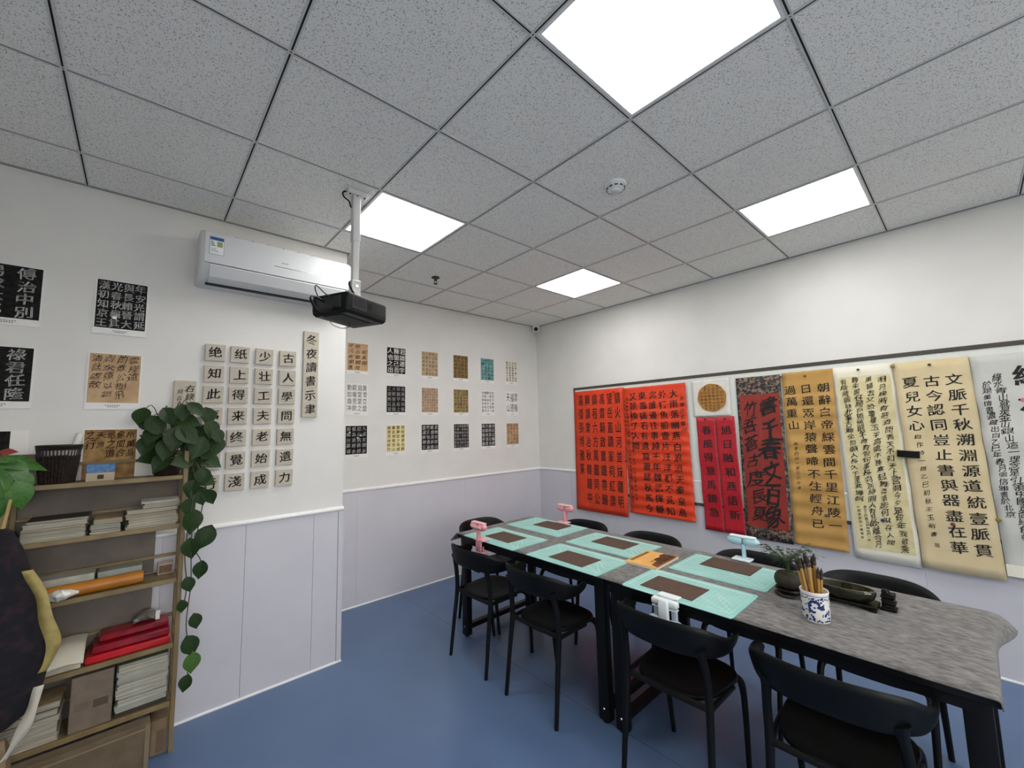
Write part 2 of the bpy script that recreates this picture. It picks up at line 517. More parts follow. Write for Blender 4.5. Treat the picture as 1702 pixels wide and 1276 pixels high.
MB().loft([[(x,y,z) for y, z in ((-0.112,0.006),(-0.172,0.036),(-0.2035,0.088),(-0.207,0.094),(-0.208,0.088),(-0.176,0.03),(-0.114,0.001))] for x in (-hw+0.05,hw-0.05)]).build('louver', M_acb, ac, 30)
MB().box((-hw+0.05,-0.2055,0.0925),(hw-0.05,-0.19,0.0965)).build('louver_gap', M_dgrey, ac)
MB().box((-hw+0.04,-0.125,-0.0015),(hw-0.03,-0.09,0.0045)).build('outlet_slot', M_black, ac)
for k in range(6):
    x = -hw+0.17+k*0.085
    MB().cbox((x,-0.196,0.2905),(0.006,0.012,0.004)).build('clip', M_whitem, ac)
n = lambda x, z: (x, -0.2135+0.012*((z-0.15)/0.14)**2, z)
sb_ = Ink(3); sb_.rect(-hw+0.0425,0.1505,-hw+0.1115,0.2575); sb_.build('label_border', mat('label_navy',(52,80,120),0.5), ac, n, 0.0)
stk = MB().grid(lambda u, v_: (lambda q: (q[0],q[1]-0.0004,q[2]))(n(-hw+0.044+0.066*u, 0.152+0.104*v_)), 1, 6).build('energy_label', mat('label_white',(232,236,238),0.5), ac)
i1 = Ink(3); i1.rect(-hw+0.045,0.236,-hw+0.109,0.255)
i1.build('label_band', mat('label_blue',(38,84,150),0.5), stk, n, 0.0009)
i1 = Ink(3)
for k in range(3): i1.rect(-hw+0.049,0.222-k*0.011,-hw+0.049+0.012+0.004*k,0.228-k*0.011)
i1.build('label_bars', mat('label_green',(70,140,70),0.5), stk, n, 0.0009)
i1 = Ink(3); i1.rect(-hw+0.078,0.198,-hw+0.104,0.230)
i1.build('label_block', mat('label_olive',(150,165,95),0.5), stk, n, 0.0009)
i1 = Ink(3)
for k in range(3): i1.rect(-hw+0.05,0.166+k*0.008,-hw+0.09-0.008*k,0.168+k*0.008)
i1.build('label_lines', M_inkg, stk, n, 0.0009)
i1 = Ink(3)
for k, ch in enumerate('Haier'): i1.char(ch, -0.012+(0,0.0105,0.0175,0.0225,0.030)[k], 0.186, 0.016, 0.016, style='print', wt=0.02)
i1.build('brand_lettering', M_inkg, ac, n, 0.0008)
MB().box((-0.06,-0.2135,0.157),(0.30,-0.212,0.1605)).build('trim_line', M_chrome, ac)
MB().box((0.20,-0.2135,0.166),(0.36,-0.212,0.178)).build('display_strip', mat('ac_display',(222,226,226),0.2), ac)

# projector mount + projector
PX, PY = -3.07, -1.625
mt = tag(empty('projector_mount', (PX,PY,H)), 'white telescopic ceiling pole carrying the black projector', 'bracket')
pl = MB().rbox((-0.055,-0.035,-0.028),(0.055,0.035,0.0),0.006).build('ceiling_plate', M_whitem, mt, 30)
for sx in (-0.04,0.0,0.04):
    MB().lathe([(0.005,-0.0275),(0.005,-0.032),(0.002,-0.033)],c=(sx,-0.02,0),n=10).build('screw', M_dgrey, pl)
MB().rbox((-0.021,-0.021,-0.29),(0.021,0.021,-0.025),0.005).build('outer_tube', M_whitem, mt, 30)
MB().rbox((-0.017,-0.017,-0.53),(0.017,0.017,-0.285),0.004).build('inner_tube', M_whitem, mt, 30)
MB().rbox((-0.024,-0.028,-0.612),(0.024,0.028,-0.515),0.005).build('tilt_joint', M_whitem, mt, 30)
for s in (-1,1):
    MB().lathe([(0.007,0),(0.007,0.008)],n=10,M=Matrix.Translation((0,s*0.028,-0.55)) @ Matrix.Rotation(-s*math.pi/2,4,'X')).build('bolt', M_chrome, mt)
MB().tube(catmull([(-0.05,0.0,-0.012),(-0.075,-0.01,-0.03),(-0.07,-0.01,-0.055),(-0.045,-0.012,-0.07),(-0.028,0.006,-0.085),(-0.006,0.027,-0.12),(0.0,0.0265,-0.3),(-0.004,0.027,-0.48),(-0.03,0.0,-0.53),(-0.03,-0.03,-0.57),(-0.01,-0.036,-0.606)],5),0.0045,6).build('power_cable', M_black, mt, True)
prj = tag(empty('projector', (-3.085,-1.615,H-0.628), (0,0,math.radians(26))), 'black projector hanging upside down from the ceiling pole', 'projector')
pw, pd, phh = 0.153, 0.122, 0.108
def pring(z, ins):
    o = []
    for cx, cy, a0 in ((pw-0.02,pd-0.02,0),(-pw+0.02,pd-0.02,90),(-pw+0.02,-pd+0.02,180),(pw-0.02,-pd+0.02,270)):
        for k in range(5):
            a = math.radians(a0+22.5*k); o.append((cx+(0.02-ins)*math.cos(a)*1.0-(ins if math.cos(a)>0 else -ins)*0, cy+(0.02-ins)*math.sin(a), z))
    return o
M_pj = mat('projector_black', (13,16,16), 0.5, spec=0.25)
MB().loft([pring(-phh,0.016),pring(-phh+0.012,0.003),pring(-phh+0.03,0.0),pring(-0.012,0.0),pring(-0.003,0.006)]).build('body', M_pj, prj, 35)
MB().rbox((-0.10,-0.085,-0.004),(0.11,0.085,0.004),0.01).build('mount_plate', M_whitem, prj, 30)
for k, (ax, ay) in enumerate(((-0.1,-0.07),(0.1,-0.07),(0.1,0.07))):
    MB().tube([(ax*0.4,ay*0.5,0.004),(ax*0.7,ay*0.7,0.009),(ax,ay,0.003)],0.005,6).build('mount_arm', M_whitem, prj)
vent = MB()
for k in range(9):
    z = -0.026-k*0.0052
    vent.box((-0.11,-pd-0.0012,z-0.0015),(-0.02,-pd+0.002,z+0.0015))
vent.build('vent', mat('vent_black',(6,7,8),0.7), prj)
MB().box((-0.116,-pd-0.0006,-0.078),(-0.014,-pd+0.001,-0.022)).build('vent_panel', M_dgrey, prj)
v2 = MB()
for k in range(6):
    v2.box((0.0,-pd-0.0010,-0.03-k*0.006),(0.03,-pd+0.001,-0.027-k*0.006))
v2.build('vent', MATS['vent_black'], prj)
MB().rbox((-0.13,-0.06,-phh-0.004),(0.085,0.06,-phh+0.002),0.004).build('underside_cover', MATS['vent_black'], prj, 30)
MB().rbox((-pw-0.002,-0.08,-0.08),(-pw+0.004,0.08,-0.02),0.002).build('connector_panel', M_dgrey, prj)
MB().lathe([(0.032,0),(0.032,0.02),(0.026,0.022)],n=20,M=Matrix.Translation((0.06,pd-0.002,-0.05)) @ Matrix.Rotation(-math.pi/2,4,'X')).build('lens', M_black, prj, True)
MB().tube(catmull([(-pw,0.03,-0.04),(-pw-0.06,0.03,-0.03),(-pw-0.11,0.0,-0.06),(-pw-0.09,-0.03,-0.12),(-pw-0.02,-0.04,-0.095),(-pw+0.005,-0.04,-0.07)],6),0.006,8).build('video_cable', M_black, prj, True)
MB().tube(catmull([(-pw,0.06,-0.03),(-pw-0.03,0.06,0.02),(-pw-0.05,0.03,0.03),(-pw-0.03,0.0,-0.005),(-pw,-0.02,-0.03)],6),0.0028,6).build('thin_cable', M_black, prj, True)
MB().tube(catmull([(0.02,0.03,-phh),(0.01,0.02,-phh-0.03),(-0.04,0.03,-phh-0.045),(-0.08,0.05,-phh-0.03),(-0.085,0.06,-phh)],6),0.0018,6).build('dangling_lead', M_dgrey, prj, True)

# ------------------------------------------------------------------ wall posters
LAN = '永和九年歲在癸丑暮春之初會於會稽山陰之蘭亭修禊事也群賢畢至少長咸集此地有崇山峻嶺茂林修竹又有清流激湍映帶左右引以為流觴曲水列坐其次雖無絲竹管絃之盛一觴一詠亦足以暢敘幽情是日也天朗氣清惠風和暢仰觀宇宙之大俯察品類之盛所以遊目騁懷足以極視聽之娛信可樂也'
def take(n, m, start=0):
    t = (LAN*4)[start:start+n*m]
    return [t[k*m:(k+1)*m] for k in range(n)]
def pap(name, a, b=None, sc=9.0, rough=0.75, **kw):
    b = b or tuple(min(255, int(c*0.88)) for c in a)
    return mat(name, a, rough, b, sc, 4, **kw)
M_card = mat('poster_card', (233,232,228), 0.5)
PAP = {
 'rub': pap('rubbing_black', (12,12,12), (34,33,32), 60, spec=0.2),
 'peach': pap('paper_peach', (214,180,140), (200,160,118), 9),
 'tan': pap('paper_tan', (196,172,138), (180,154,120), 12),
 'pink': pap('paper_pinktan', (206,180,150), (196,162,134), 12),
 'gold': pap('silk_gold', (150,118,62), (106,84,48), 14, stretch=(6,1,1)),
 'olive': pap('silk_olive', (176,152,98), (140,120,76), 14, stretch=(6,1,1)),
 'teal': pap('paper_teal', (128,176,172), (88,142,142), 14),
 'cream': pap('paper_cream', (228,222,206), (218,212,196), 8),
 'white': pap('paper_white', (236,235,231), (228,227,223), 8),
 'yellow': pap('paper_yellow', (232,218,164), (222,206,148), 8),
 'brown': pap('paper_brown', (176,140,88), (126,92,52), 16),
 'kraftp': pap('paper_kraftpink', (200,170,130), (180,146,108), 10),
}
def poster(x, ztop, y, label, key, columns, rows, ink=None, style='kai', wt=0.012, margin=0.006, cap=0.034, fill=0.95,
           hs=None, group=None, cat='poster', red=None, rmargin=None, stains=0):
    w, h = 0.21, 0.297
    o = empty('calligraphy_poster', (x, y, ztop))
    tag(o, label, cat, group)
    MB().box((0,-0.004,-h),(w,0,0)).build('backing_card', M_card, o)
    rm = margin if rmargin is None else rmargin
    x0, x1, z0, z1 = margin, w-rm, -h+cap, -margin*0.7
    pr = MB().box((x0,-0.0046,z0),(x1,-0.0039,z1)).build('print', PAP[key], o)
    n = len(columns); cw = (x1-x0-0.006)/n; rh = (z1-z0-0.006)/rows
    xs = [x1-0.003-cw*(k+0.5) for k in range(n)]
    wt = wt+0.008 if key == 'rub' else wt
    i = Ink(int(abs(x)*1000+ztop*77))
    i.cols(columns, xs, z1-0.003, z0+0.003, rows, min(cw, rh*1.05)*fill if hs is None else cw*fill, rh*fill if hs is None else rh*hs, style=style, wt=wt)
    i.build('lettering', ink or (M_inkw if key == 'rub' else M_ink), pr, lift=0.0054)
    if red:
        i = Ink(5)
        for (cx, cz, s_) in red: i.char('印', x0+cx*(x1-x0), z0+cz*(z1-z0), s_, style='kai', wt=0.03)
        i.build('red_mark', mat('seal_red',(190,60,44),0.7), pr, lift=0.0058)
    if stains:
        i = Ink(9)
        for k in range(stains):
            cx, cz, rr = rnd.uniform(x0+0.03,x1-0.03), rnd.uniform(z0+0.03,z1-0.03), rnd.uniform(0.008,0.018)
            ob = len(i.v); nn = 9
            i.v += [(cx+rr*rnd.uniform(0.5,1.1)*math.cos(6.283*q/nn), cz+rr*rnd.uniform(0.4,0.9)*math.sin(6.283*q/nn)) for q in range(nn)]
            i.f.append(tuple(range(ob,ob+nn)))
        i.build('worn_patch', M_inkw, pr, lift=0.0056)['kind'] = 'stuff'
    i = Ink(2)
    for k in range(7): i.rect(w*0.36+k*0.0085,-h+0.019,w*0.36+k*0.0085+0.006,-h+0.0225)
    for k in range(5): i.rect(w*0.40+k*0.0085,-h+0.011,w*0.40+k*0.0085+0.006,-h+0.0145)
    i.build('caption', M_inkg, o, lift=0.0046)['kind'] = 'stuff'
    return o

G1 = 'calligraphy posters on the block wall'
YB = BLK
poster(-4.507,2.397,YB,'large-character black rubbing poster at the left edge, top row','rub',['傅治中別','男求本郡'],4,style='kai',wt=0.008,group=G1)
poster(-4.117,2.397,YB,'black rubbing poster with four columns, left of the air conditioner','rub',['年安光謂延','與長賴晉大','光春秋龜其','漢初知京王'],5,style='li',wt=0.01,group=G1,stains=1)
poster(-4.513,1.998,YB,'large-character black rubbing poster at the left edge, middle row','rub',['祿君任隆','雅俱仕永'],4,style='kai',wt=0.008,group=G1)
poster(-4.123,1.998,YB,'tan paper poster in running script above the shelf','kraftp',['雲程遠','前意公樹飛','向來陳以氣','清話處散'],5.4,ink=M_inkb,style='cao',wt=0.0,group=G1)
poster(-4.511,1.598,YB,'black seal-script poster behind the wicker basket','rub',['皇帝'],2.4,style='seal',wt=-0.01,margin=0.006,rmargin=0.055,fill=0.9,group=G1)
poster(-4.119,1.598,YB,'brown mottled poster standing behind the hanging pothos','brown',['所萬品','象聞合','地之道','天施','之行'],6,ink=M_inkb,style='xing',wt=0.005,cap=0.0,group=G1)

G2 = 'calligraphy posters on the back wall'
PXs = [-2.518,-2.127,-1.741,-1.342,-0.957,-0.572]
PZs = [2.380, 1.993, 1.605]
specs = {
 (0,0): ('peach paper poster with three columns of running script','peach',['　松風閣','依山築閣見','平川夜闌箕'],5,dict(ink=M_inkb,style='xing',wt=0.012)),
 (1,0): ('black rubbing poster with twelve bold square characters','rub',['君諱遷字','陳留己吾','人也之出'],4,dict(style='li',wt=0.028)),
 (2,0): ('pale tan poster with five sparse columns, top row','tan',take(5,6,0),6,dict(ink=M_inkb,style='kai',wt=0.0,fill=0.75)),
 (3,0): ('dark gold silk poster in the top row','gold',take(4,6,30),6,dict(style='xing',wt=0.0,fill=0.8)),
 (4,0): ('teal green mottled poster in the top row','teal',take(4,6,55),6,dict(style='xing',wt=0.008,fill=0.9)),
 (5,0): ('white poster with four narrow bold columns nearest the corner, top row','cream',take(4,8,70),8,dict(style='li',wt=0.02,fill=0.9)),
 (0,1): ('white poster with sixteen black seal-script characters','white',['黃雪亞盟','庭堂堂之','觀暖思飲','動如鼎冲'],4,dict(style='seal',wt=-0.004,fill=0.92)),
 (1,1): ('black rubbing poster, second from the left in the middle row','rub',take(4,5,90),5,dict(style='li',wt=0.004,fill=0.85)),
 (2,1): ('pinkish tan poster with seven tiny columns, middle row','pink',take(7,9,10),9,dict(ink=M_inkb,style='kai',wt=-0.008,fill=0.95)),
 (3,1): ('olive gold silk poster in the middle row','olive',take(5,7,40),7,dict(style='xing',wt=0.008,fill=0.85)),
 (4,1): ('white poster with five columns of neat black characters','white',take(5,6,62),6,dict(style='kai',wt=0.012,fill=0.85)),
 (5,1): ('white poster with six tall thin seal characters, nearest the corner','white',['雲機','福德','天山'],2,dict(style='seal',wt=-0.006,fill=0.95,hs=0.9)),
 (0,2): ('black rubbing poster with worn white patches, bottom row far left','rub',['九成宮醴泉','冠山抗殿絕','壑為池跨水','架楹分巖竦'],5,dict(style='kai',wt=0.006,fill=0.8,stains=3)),
 (1,2): ('pale yellow poster with four bold columns, bottom row','yellow',take(4,6,20),6,dict(style='kai',wt=0.014,fill=0.85)),
 (2,2): ('black rubbing poster, third from the left in the bottom row','rub',take(4,5,33),5,dict(style='kai',wt=0.012,fill=0.88)),
 (3,2): ('black rubbing poster with six dense columns, bottom row','rub',take(6,7,51),7,dict(style='kai',wt=0.008,fill=0.88)),
 (4,2): ('black rubbing poster, second from the corner in the bottom row','rub',take(4,5,77),5,dict(style='kai',wt=0.014,fill=0.9)),
 (5,2): ('tan poster with reddish characters nearest the corner, bottom row','kraftp',take(4,6,84),6,dict(ink=M_inkb,style='xing',wt=0.004,fill=0.85,red=[(0.4,0.75,0.03),(0.62,0.72,0.028),(0.42,0.5,0.028),(0.6,0.45,0.026)])),
}
for (c, r), (lab, key, colu, rows, kw) in specs.items():
    poster(PXs[c], PZs[r], 0.0, lab, key, colu, rows, group=G2, **kw)

# ------------------------------------------------------------------ poem tiles
M_canv = mat('canvas_beige', (196,188,172), 0.8, (186,178,162), 40)
M_canv2 = mat('canvas_edge', (150,143,130), 0.8)
POEM = ['古人學問無遺力','少壮工夫老始成','纸上得来终覺淺','绝知此事要躬行']
CX = [-3.192,-3.329,-3.462,-3.589]
RZs = [2.047,1.918,1.793,1.665,1.532,1.398,1.266]
cn = ['rightmost','second from right','third from right','leftmost']
rn = ['top','second','third','middle','fifth','sixth','bottom']
tmesh = MB().rbox((-0.05,-0.018,-0.05),(0.05,-0.0,0.05),0.002,n=1).mesh('canvas', M_canv)
for c in range(4):
    for r in range(7):
        o = tag(empty('calligraphy_tile', (CX[c], BLK, RZs[r])), f'square beige tile with the character {POEM[c][r]}, {rn[r]} row, {cn[c]} column', 'wall tile', 'poem tiles on the block wall')
        b_ = bpy.data.objects.new('canvas', tmesh); COL.objects.link(b_); b_.parent = o
        b_.rotation_euler = (0, rnd.uniform(-0.02,0.02), 0)
        i = Ink(c*10+r)
        i.char(POEM[c][r], 0.002, 0.002, 0.070, 0.068, style='kai', wt=0.026, jit=0.02)
        i.build('character', M_ink, o, lift=0.0186)
o = tag(empty('title_plaque', (-3.048, BLK, 2.25)), 'tall narrow beige plaque with the poem title, right of the tiles', 'wall plaque')
MB().rbox((-0.0485,-0.016,-0.592),(0.0485,0,0),0.002,n=1).build('board', M_canv, o)
i = Ink(77); i.cols(['冬夜讀書示聿'], [0.002], -0.012, -0.585, 6, 0.072, 0.074, style='kai', wt=0.024)
i.build('lettering', M_ink, o, lift=0.0166)
o = tag(empty('signature_plaque', (-3.722, BLK, 1.868)), 'small beige plaque with running-script signature, left of the tiles', 'wall plaque')
MB().rbox((-0.0505,-0.016,-0.30),(0.0505,0,0),0.002,n=1).build('board', M_canv, o)
i = Ink(78); i.flow('右錄唐陽詩', 0.022, -0.02, -0.26, 0.042, style='xing', wt=0.016); i.flow('時在乙巳年', -0.022, -0.045, -0.24, 0.032, style='xing', wt=0.008)
i.build('lettering', M_ink, o, lift=0.0166)

# ------------------------------------------------------------------ whiteboard and scrolls on the right wall
WB = tag(empty('whiteboard', (0,-2.63,1.4)), 'long dark-framed whiteboard behind the hanging scrolls', 'whiteboard')
WB.rotation_euler = (0,0,-math.pi/2)
hwb = 2.005
MB().box((-hwb+0.01,-0.016,-0.595),(hwb-0.01,0,0.595)).build('writing_surface', mat('board_white',(218,222,216),0.3), WB)
M_fr = mat('board_frame', (78,74,68), 0.4, metal=0.3)
for nm, lo, hi in (('frame_rail',(-hwb,-0.022,0.578),(hwb,0.0,0.606)),('frame_rail',(-hwb,-0.022,-0.606),(hwb,0.0,-0.58)),('frame_stile',(-hwb,-0.022,-0.58),(-hwb+0.022,0.0,0.578)),('frame_stile',(hwb-0.022,-0.022,-0.58),(hwb,0.0,0.578))):
    MB().rbox(lo, hi, 0.003, n=1).build(nm, M_fr, WB)

def scroll(name, label, ya, yb, zt, zb, m, skew=0.0, wave=0.004, folds=0, group='calligraphy sheets on the whiteboard', out=0.026, curl=0.0, cat='scroll', sag=0.0, bottom_skew=0.0):
    """sheet hanging on the board; local x runs to the right along the wall, z up from the top edge"""
    w, h = ya-yb, zt-zb
    o = tag(empty(name, (0, ya, zt), (0,0,-math.pi/2)), label, cat, group)
    ph = rnd.uniform(0,6)
    def warp(x, z):
        s = -z/h; u = x/w
        y = wave*(0.5+0.5*math.sin(2.2*u*3.1+ph+2*s))*min(1, s*4+0.1)
        if folds:
            t = (s*folds) % 1.0
            y += 0.010*abs(t-0.5)*2*min(1, s*6)
        y += curl*max(0, s-0.9)*10*0.1
        return (x+skew*s, -out-y, z-sag*math.sin(math.pi*u)*s+bottom_skew*(u-0.5)*s)
    nu, nv = 10, max(24, folds*6)
    pm = MB().grid(lambda u, v_: warp(u*w, -v_*h), nu, nv)
    # thickness: back faces
    p = pm.build('sheet', m, o, True)
    sd = p.modifiers.new('thickness', 'SOLIDIFY'); sd.thickness = 0.0008; sd.offset = 1
    return o, warp, w, h, p

M_orange = mat('paper_orange', (226,66,22), 0.6, (212,58,20), 6)
M_red = mat('paper_red', (186,24,40), 0.55, (166,16,34), 40)
M_kraft = mat('paper_gold', (192,152,84), 0.65, (180,138,72), 5, 4)
M_creamp = mat('paper_fleck', (222,212,168), 0.7, (206,192,142), 12, 4)
M_creamb = mat('paper_mount', (228,224,206), 0.7)
M_beige = mat('paper_beige', (216,200,160), 0.7, (206,188,146), 6, 4)
M_pale = mat('paper_pale', (204,204,196), 0.7, (192,194,188), 5, 4)
M_brocade = mat('brocade_dark', (30,28,40), 0.6, (140,118,92), 55, 3, lo=0.45, hi=0.62)
M_dred = mat('paper_darkred', (150,48,38), 0.6, (132,40,34), 8)

# orange sheets
o, wp, w, h, p = scroll('orange_calligraphy_sheet', 'orange sheet in dense seal script at the far left of the whiteboard', -0.635,-1.330,1.957,0.580, M_orange, skew=-0.02, folds=0, wave=0.006)
i = Ink(11)
sealc = ['鑄火山河並妹疆明','望岳蓋蹟家祠紅旗','馮齋騎啟寶鐵帶歸','鎮程六方萬圖同公','興譯業冶秋韓鐘中','湯彊張博雅篆']
i.cols(sealc, [w-0.085-0.102*k for k in range(6)], -0.03, -h+0.07, 8, 0.075, 0.135, style='seal', wt=0.018, jit=0.01)
i.build('lettering', M_ink, p, wp, 0.0016)
for k in (1,2):
    MB().grid(lambda u, v_: tuple(np.array(wp(u*w, -h*k/3+ (v_-0.5)*0.004))+np.array((0,-0.0012,0))), 10, 1).build('fold_line', mat('fold_orange',(214,84,44),0.6), p)
o, wp, w, h, p = scroll('orange_calligraphy_sheet', 'wide orange sheet in neat columns beside the seal-script sheet', -1.322,-2.012,1.944,0.640, M_orange, skew=0.02, folds=14, out=0.032, wave=0.005)
i = Ink(12)
maoc = ['大雨落幽燕白浪滔天秦皇島','外打魚船壹片汪洋都不見知','向誰邊往事越千年魏武揮鞭','東臨碣石有遺篇蕭瑟秋風今','又是換了人間']
i.cols(maoc, [w-0.125-0.112*k for k in range(5)], -0.045, -h+0.02, 12, 0.088, 0.085, style='kai', wt=0.026)
i.flow('浪淘沙北戴河', w-0.045, -0.12, -0.48, 0.05, style='xing', wt=0.008)
i.build('lettering', M_ink, p, wp, 0.0016)
i = Ink(13)
i.flow(LAN[0:24], 0.085, -0.1, -h+0.12, 0.034, style='xing', wt=0.0); i.flow(LAN[30:58], 0.042, -0.1, -h+0.10, 0.034, style='xing', wt=0.0); i.flow(LAN[60:68], 0.012, -0.12, -0.46, 0.026, style='xing', wt=0.0)
i.build('small_lettering', M_ink, p, wp, 0.0016)

# white sheet with round golden panel
o, wp, w, h, p = scroll('round_panel_sheet', 'white sheet with a round golden-brown calligraphy panel', -2.070,-2.404,1.947,1.614, mat('paper_snow',(226,224,216),0.7,(216,214,206),14), wave=0.003)
cx, cz, R0 = w*0.54, -0.165, 0.128
dm = MB()
n = 32
ring0 = [wp(cx+R0*(1+0.015*math.sin(8*2*math.pi*k/n))*math.cos(2*math.pi*k/n), cz+R0*(1+0.015*math.sin(8*2*math.pi*k/n))*math.sin(2*math.pi*k/n)) for k in range(n)]
dm.add([(a,-0.0345,c) for a,b,c in ring0]+[(a,-0.0335,c) for a,b,c in ring0], [tuple(range(n))]+[(k,(k+1)%n,n+(k+1)%n,n+k) for k in range(n)])
dd = dm.build('round_panel', mat('gold_brown',(172,122,52),0.6,(158,108,44),20), o)
i = Ink(14)
for c in range(6):
    for r in range(8):
        xx, zz = cx-0.09+0.036*c, cz+0.1-0.0285*r
        if math.hypot(xx-cx, zz-cz) < R0-0.014: i.char(LAN[(c*8+r) % len(LAN)], xx, zz, 0.025, style='kai', wt=0.004)
i.build('lettering', M_inkb, dd, lambda x, z: (x,-0.0345,z), 0.0012)
i = Ink(15)
for k in range(7): i.line(cx-0.1, cz-0.1+0.0333*k, cx+0.1, cz-0.1+0.0333*k, 0.003)
i.build('grid_lines', mat('gold_light',(206,160,86),0.6), dd, lambda x, z: (x,-0.0345,z), 0.0008)['kind'] = 'stuff'

# red couplet strips
for side, ya, yb, txt, lab in (('l',-2.093,-2.258,'春風得意馬蹄急','left red couplet strip below the round golden panel'),('r',-2.264,-2.428,'旭日融和燕語新','right red couplet strip below the round golden panel')):
    o, wp, w, h, p = scroll('red_couplet_strip', lab, ya, yb, 1.607, 0.594, M_red, skew=0.022, folds=3, group='red couplet strips', wave=0.003)
    i = Ink(16); i.flow(txt, w*0.52, -0.06, -h+0.10, 0.088, 0.084, style='kai', wt=0.030, jit=0.02)
    i.build('lettering', M_ink, p, wp, 0.0016)
    i = Ink(17); i.disc(w*0.5, -0.022, 0.011)
    i.build('hanging_tab', M_dgrey, p, wp, 0.0020)

# dark brocade scroll
o, wp, w, h, p = scroll('brocade_scroll', 'dark brocade scroll mounting a rust-red sheet of bold running script', -2.462,-2.803,1.937,0.585, M_brocade, skew=-0.008, wave=0.003)
def sub(name, x0, z0, x1, z1, m, lift, parent):
    return MB().grid(lambda u, v_: (lambda q: (q[0], q[1]-lift, q[2]))(wp(x0+(x1-x0)*u, z1+(z0-z1)*v_)), 8, 20).build(name, m, parent, True)
sub('paper_panel', 0.022, -1.255, w-0.022, -0.152, M_dred, 0.0014, p)
i = Ink(18); i.flow('書千春文百象', w*0.68, -0.17, -1.24, 0.15, 0.17, sway=0.012, style='cao', wt=0.034)
i.flow('竹吾蒼古度長夏', w*0.30, -0.20, -1.22, 0.12, 0.14, sway=0.012, style='cao', wt=0.020)
i.build('lettering', M_ink, p, wp, 0.0030)
i = Ink(19)
for k in range(60): i.rect(w*0.497, -0.155-k*0.0183-0.008, w*0.503, -0.155-k*0.0183)
i.build('centre_stitch', mat('thread_tan',(150,120,90),0.7), p, wp, 0.0022)['kind'] = 'stuff'

# gold kraft sheet
o, wp, w, h, p = scroll('gold_calligraphy_sheet', 'golden kraft paper sheet with three columns of bold regular script', -2.814,-3.150,1.943,0.596, M_kraft, skew=-0.008, folds=12, wave=0.004)
i = Ink(20); i.cols(['朝辭白帝綵雲間千里江陵一','日還兩岸猿聲啼不住輕舟已','過萬重山'], [w-0.068, w-0.175, w-0.282], -0.095, -1.215, 12, 0.082, 0.075, style='kai', wt=0.020)
i.flow('唐李白詩一首乙巳年書', 0.06, -0.55, -0.93, 0.030, style='xing', wt=0.004)
i.build('lettering', M_ink, p, wp, 0.0016)

# cream flecked scroll
o, wp, w, h, p = scroll('cream_scroll', 'pale cream mounted scroll filled with small flowing cursive columns', -3.146,-3.488,1.945,0.568, M_creamb, skew=0.027, wave=0.003)
sub('paper_panel', 0.022, -1.30, w-0.022, -0.075, M_creamp, 0.0014, p)
i = Ink(21)
for k, (tx, a, b_) in enumerate((('明月幾時有把酒問青天不知天上宮闕今夕是何年我欲乘',-0.09,-1.29),('風歸去又恐瓊樓玉宇高處不勝寒起舞弄清影何似在人間',-0.08,-1.26),('轉朱閣低綺戶照無眠不應有恨何事長向別時圓人有悲歡離合月',-0.08,-1.28),('有陰晴圓缺此事古難全但願人長久千里共嬋娟',-0.09,-0.98))):
    i.flow(tx, w-0.075-k*0.068, a, b_, 0.044, 0.047, sway=0.006, style='cao', wt=0.010)
i.flow('歲在乙巳春日錄東坡詞一首', 0.088, -1.0, -1.25, 0.02, style='xing', wt=0.0); i.flow('水調歌頭明月幾時有', 0.052, -1.0, -1.24, 0.02, style='xing', wt=0.0)
i.build('lettering', M_ink, p, wp, 0.0030)

# beige sheet
o, wp, w, h, p = scroll('beige_calligraphy_sheet', 'wide beige sheet with large regular characters, right of the cream scroll', -3.486,-3.841,1.938,0.582, M_beige, skew=0.033, folds=4, wave=0.004, out=0.031)
i = Ink(22); i.cols(['文脈千秋溯淵源道統壹脈貫','古今認同豈止書與器盡在華','夏兒女心'], [w-0.075, w-0.178, w-0.282], -0.095, -1.245, 12, 0.082, 0.078, style='kai', wt=0.020)
i.flow('自作詩一首乙巳初秋王玉裕書', 0.072, -0.48, -1.16, 0.036, style='xing', wt=0.006)
i.build('lettering', M_ink, p, wp, 0.0016)
i = Ink(23); i.rect(0.07,-1.215,0.092,-1.19); i.build('seal_mark', mat('seal_grey',(140,120,96),0.7), p, wp, 0.0016)

# pale sheet at the right edge
o, wp, w, h, p = scroll('pale_calligraphy_sheet', 'pale grey-white sheet cut off by the right edge of the picture', -3.842,-4.35,1.932,0.612, M_pale, skew=0.035, folds=5, wave=0.006)
i = Ink(24)
i.flow('綠水青山就是金山銀山這一理念是引領中國走向綠色發展', 0.105, -0.12, -1.14, 0.046, sway=0.006, style='xing', wt=0.014)
i.flow('於是墨情書濃藏出自乙巳年春月張信雅書於北京', 0.05, -0.16, -0.98, 0.038, sway=0.006, style='xing', wt=0.012)
i.cols(['綠水青山'], [0.235], -0.05, -0.72, 4, 0.14, 0.13, style='kai', wt=0.034)
i.build('lettering', M_ink, p, wp, 0.0016)
i = Ink(25); i.disc(0.185,-0.285,0.012); i.build('pink_mark', mat('mark_pink',(214,110,130),0.6), p, wp, 0.0018)
sub('tail_strip', 0.0, -1.318, w, -1.25, M_creamb, 0.0014, p)

er = tag(empty('board_eraser', (-0.034,-3.512,1.315), (0,0,-math.pi/2)), 'black felt board eraser stuck between the cream and beige scrolls', 'eraser')
er.rotation_euler = (math.radians(0),math.radians(4),-math.pi/2)
MB().rbox((-0.055,-0.03,-0.022),(0.055,-0.012,0.022),0.006).build('handle', M_black, er, 30)
MB().rbox((-0.056,-0.012,-0.023),(0.056,0.0,0.023),0.003).build('felt_pad', mat('felt_black',(18,17,18),0.9), er, 30)

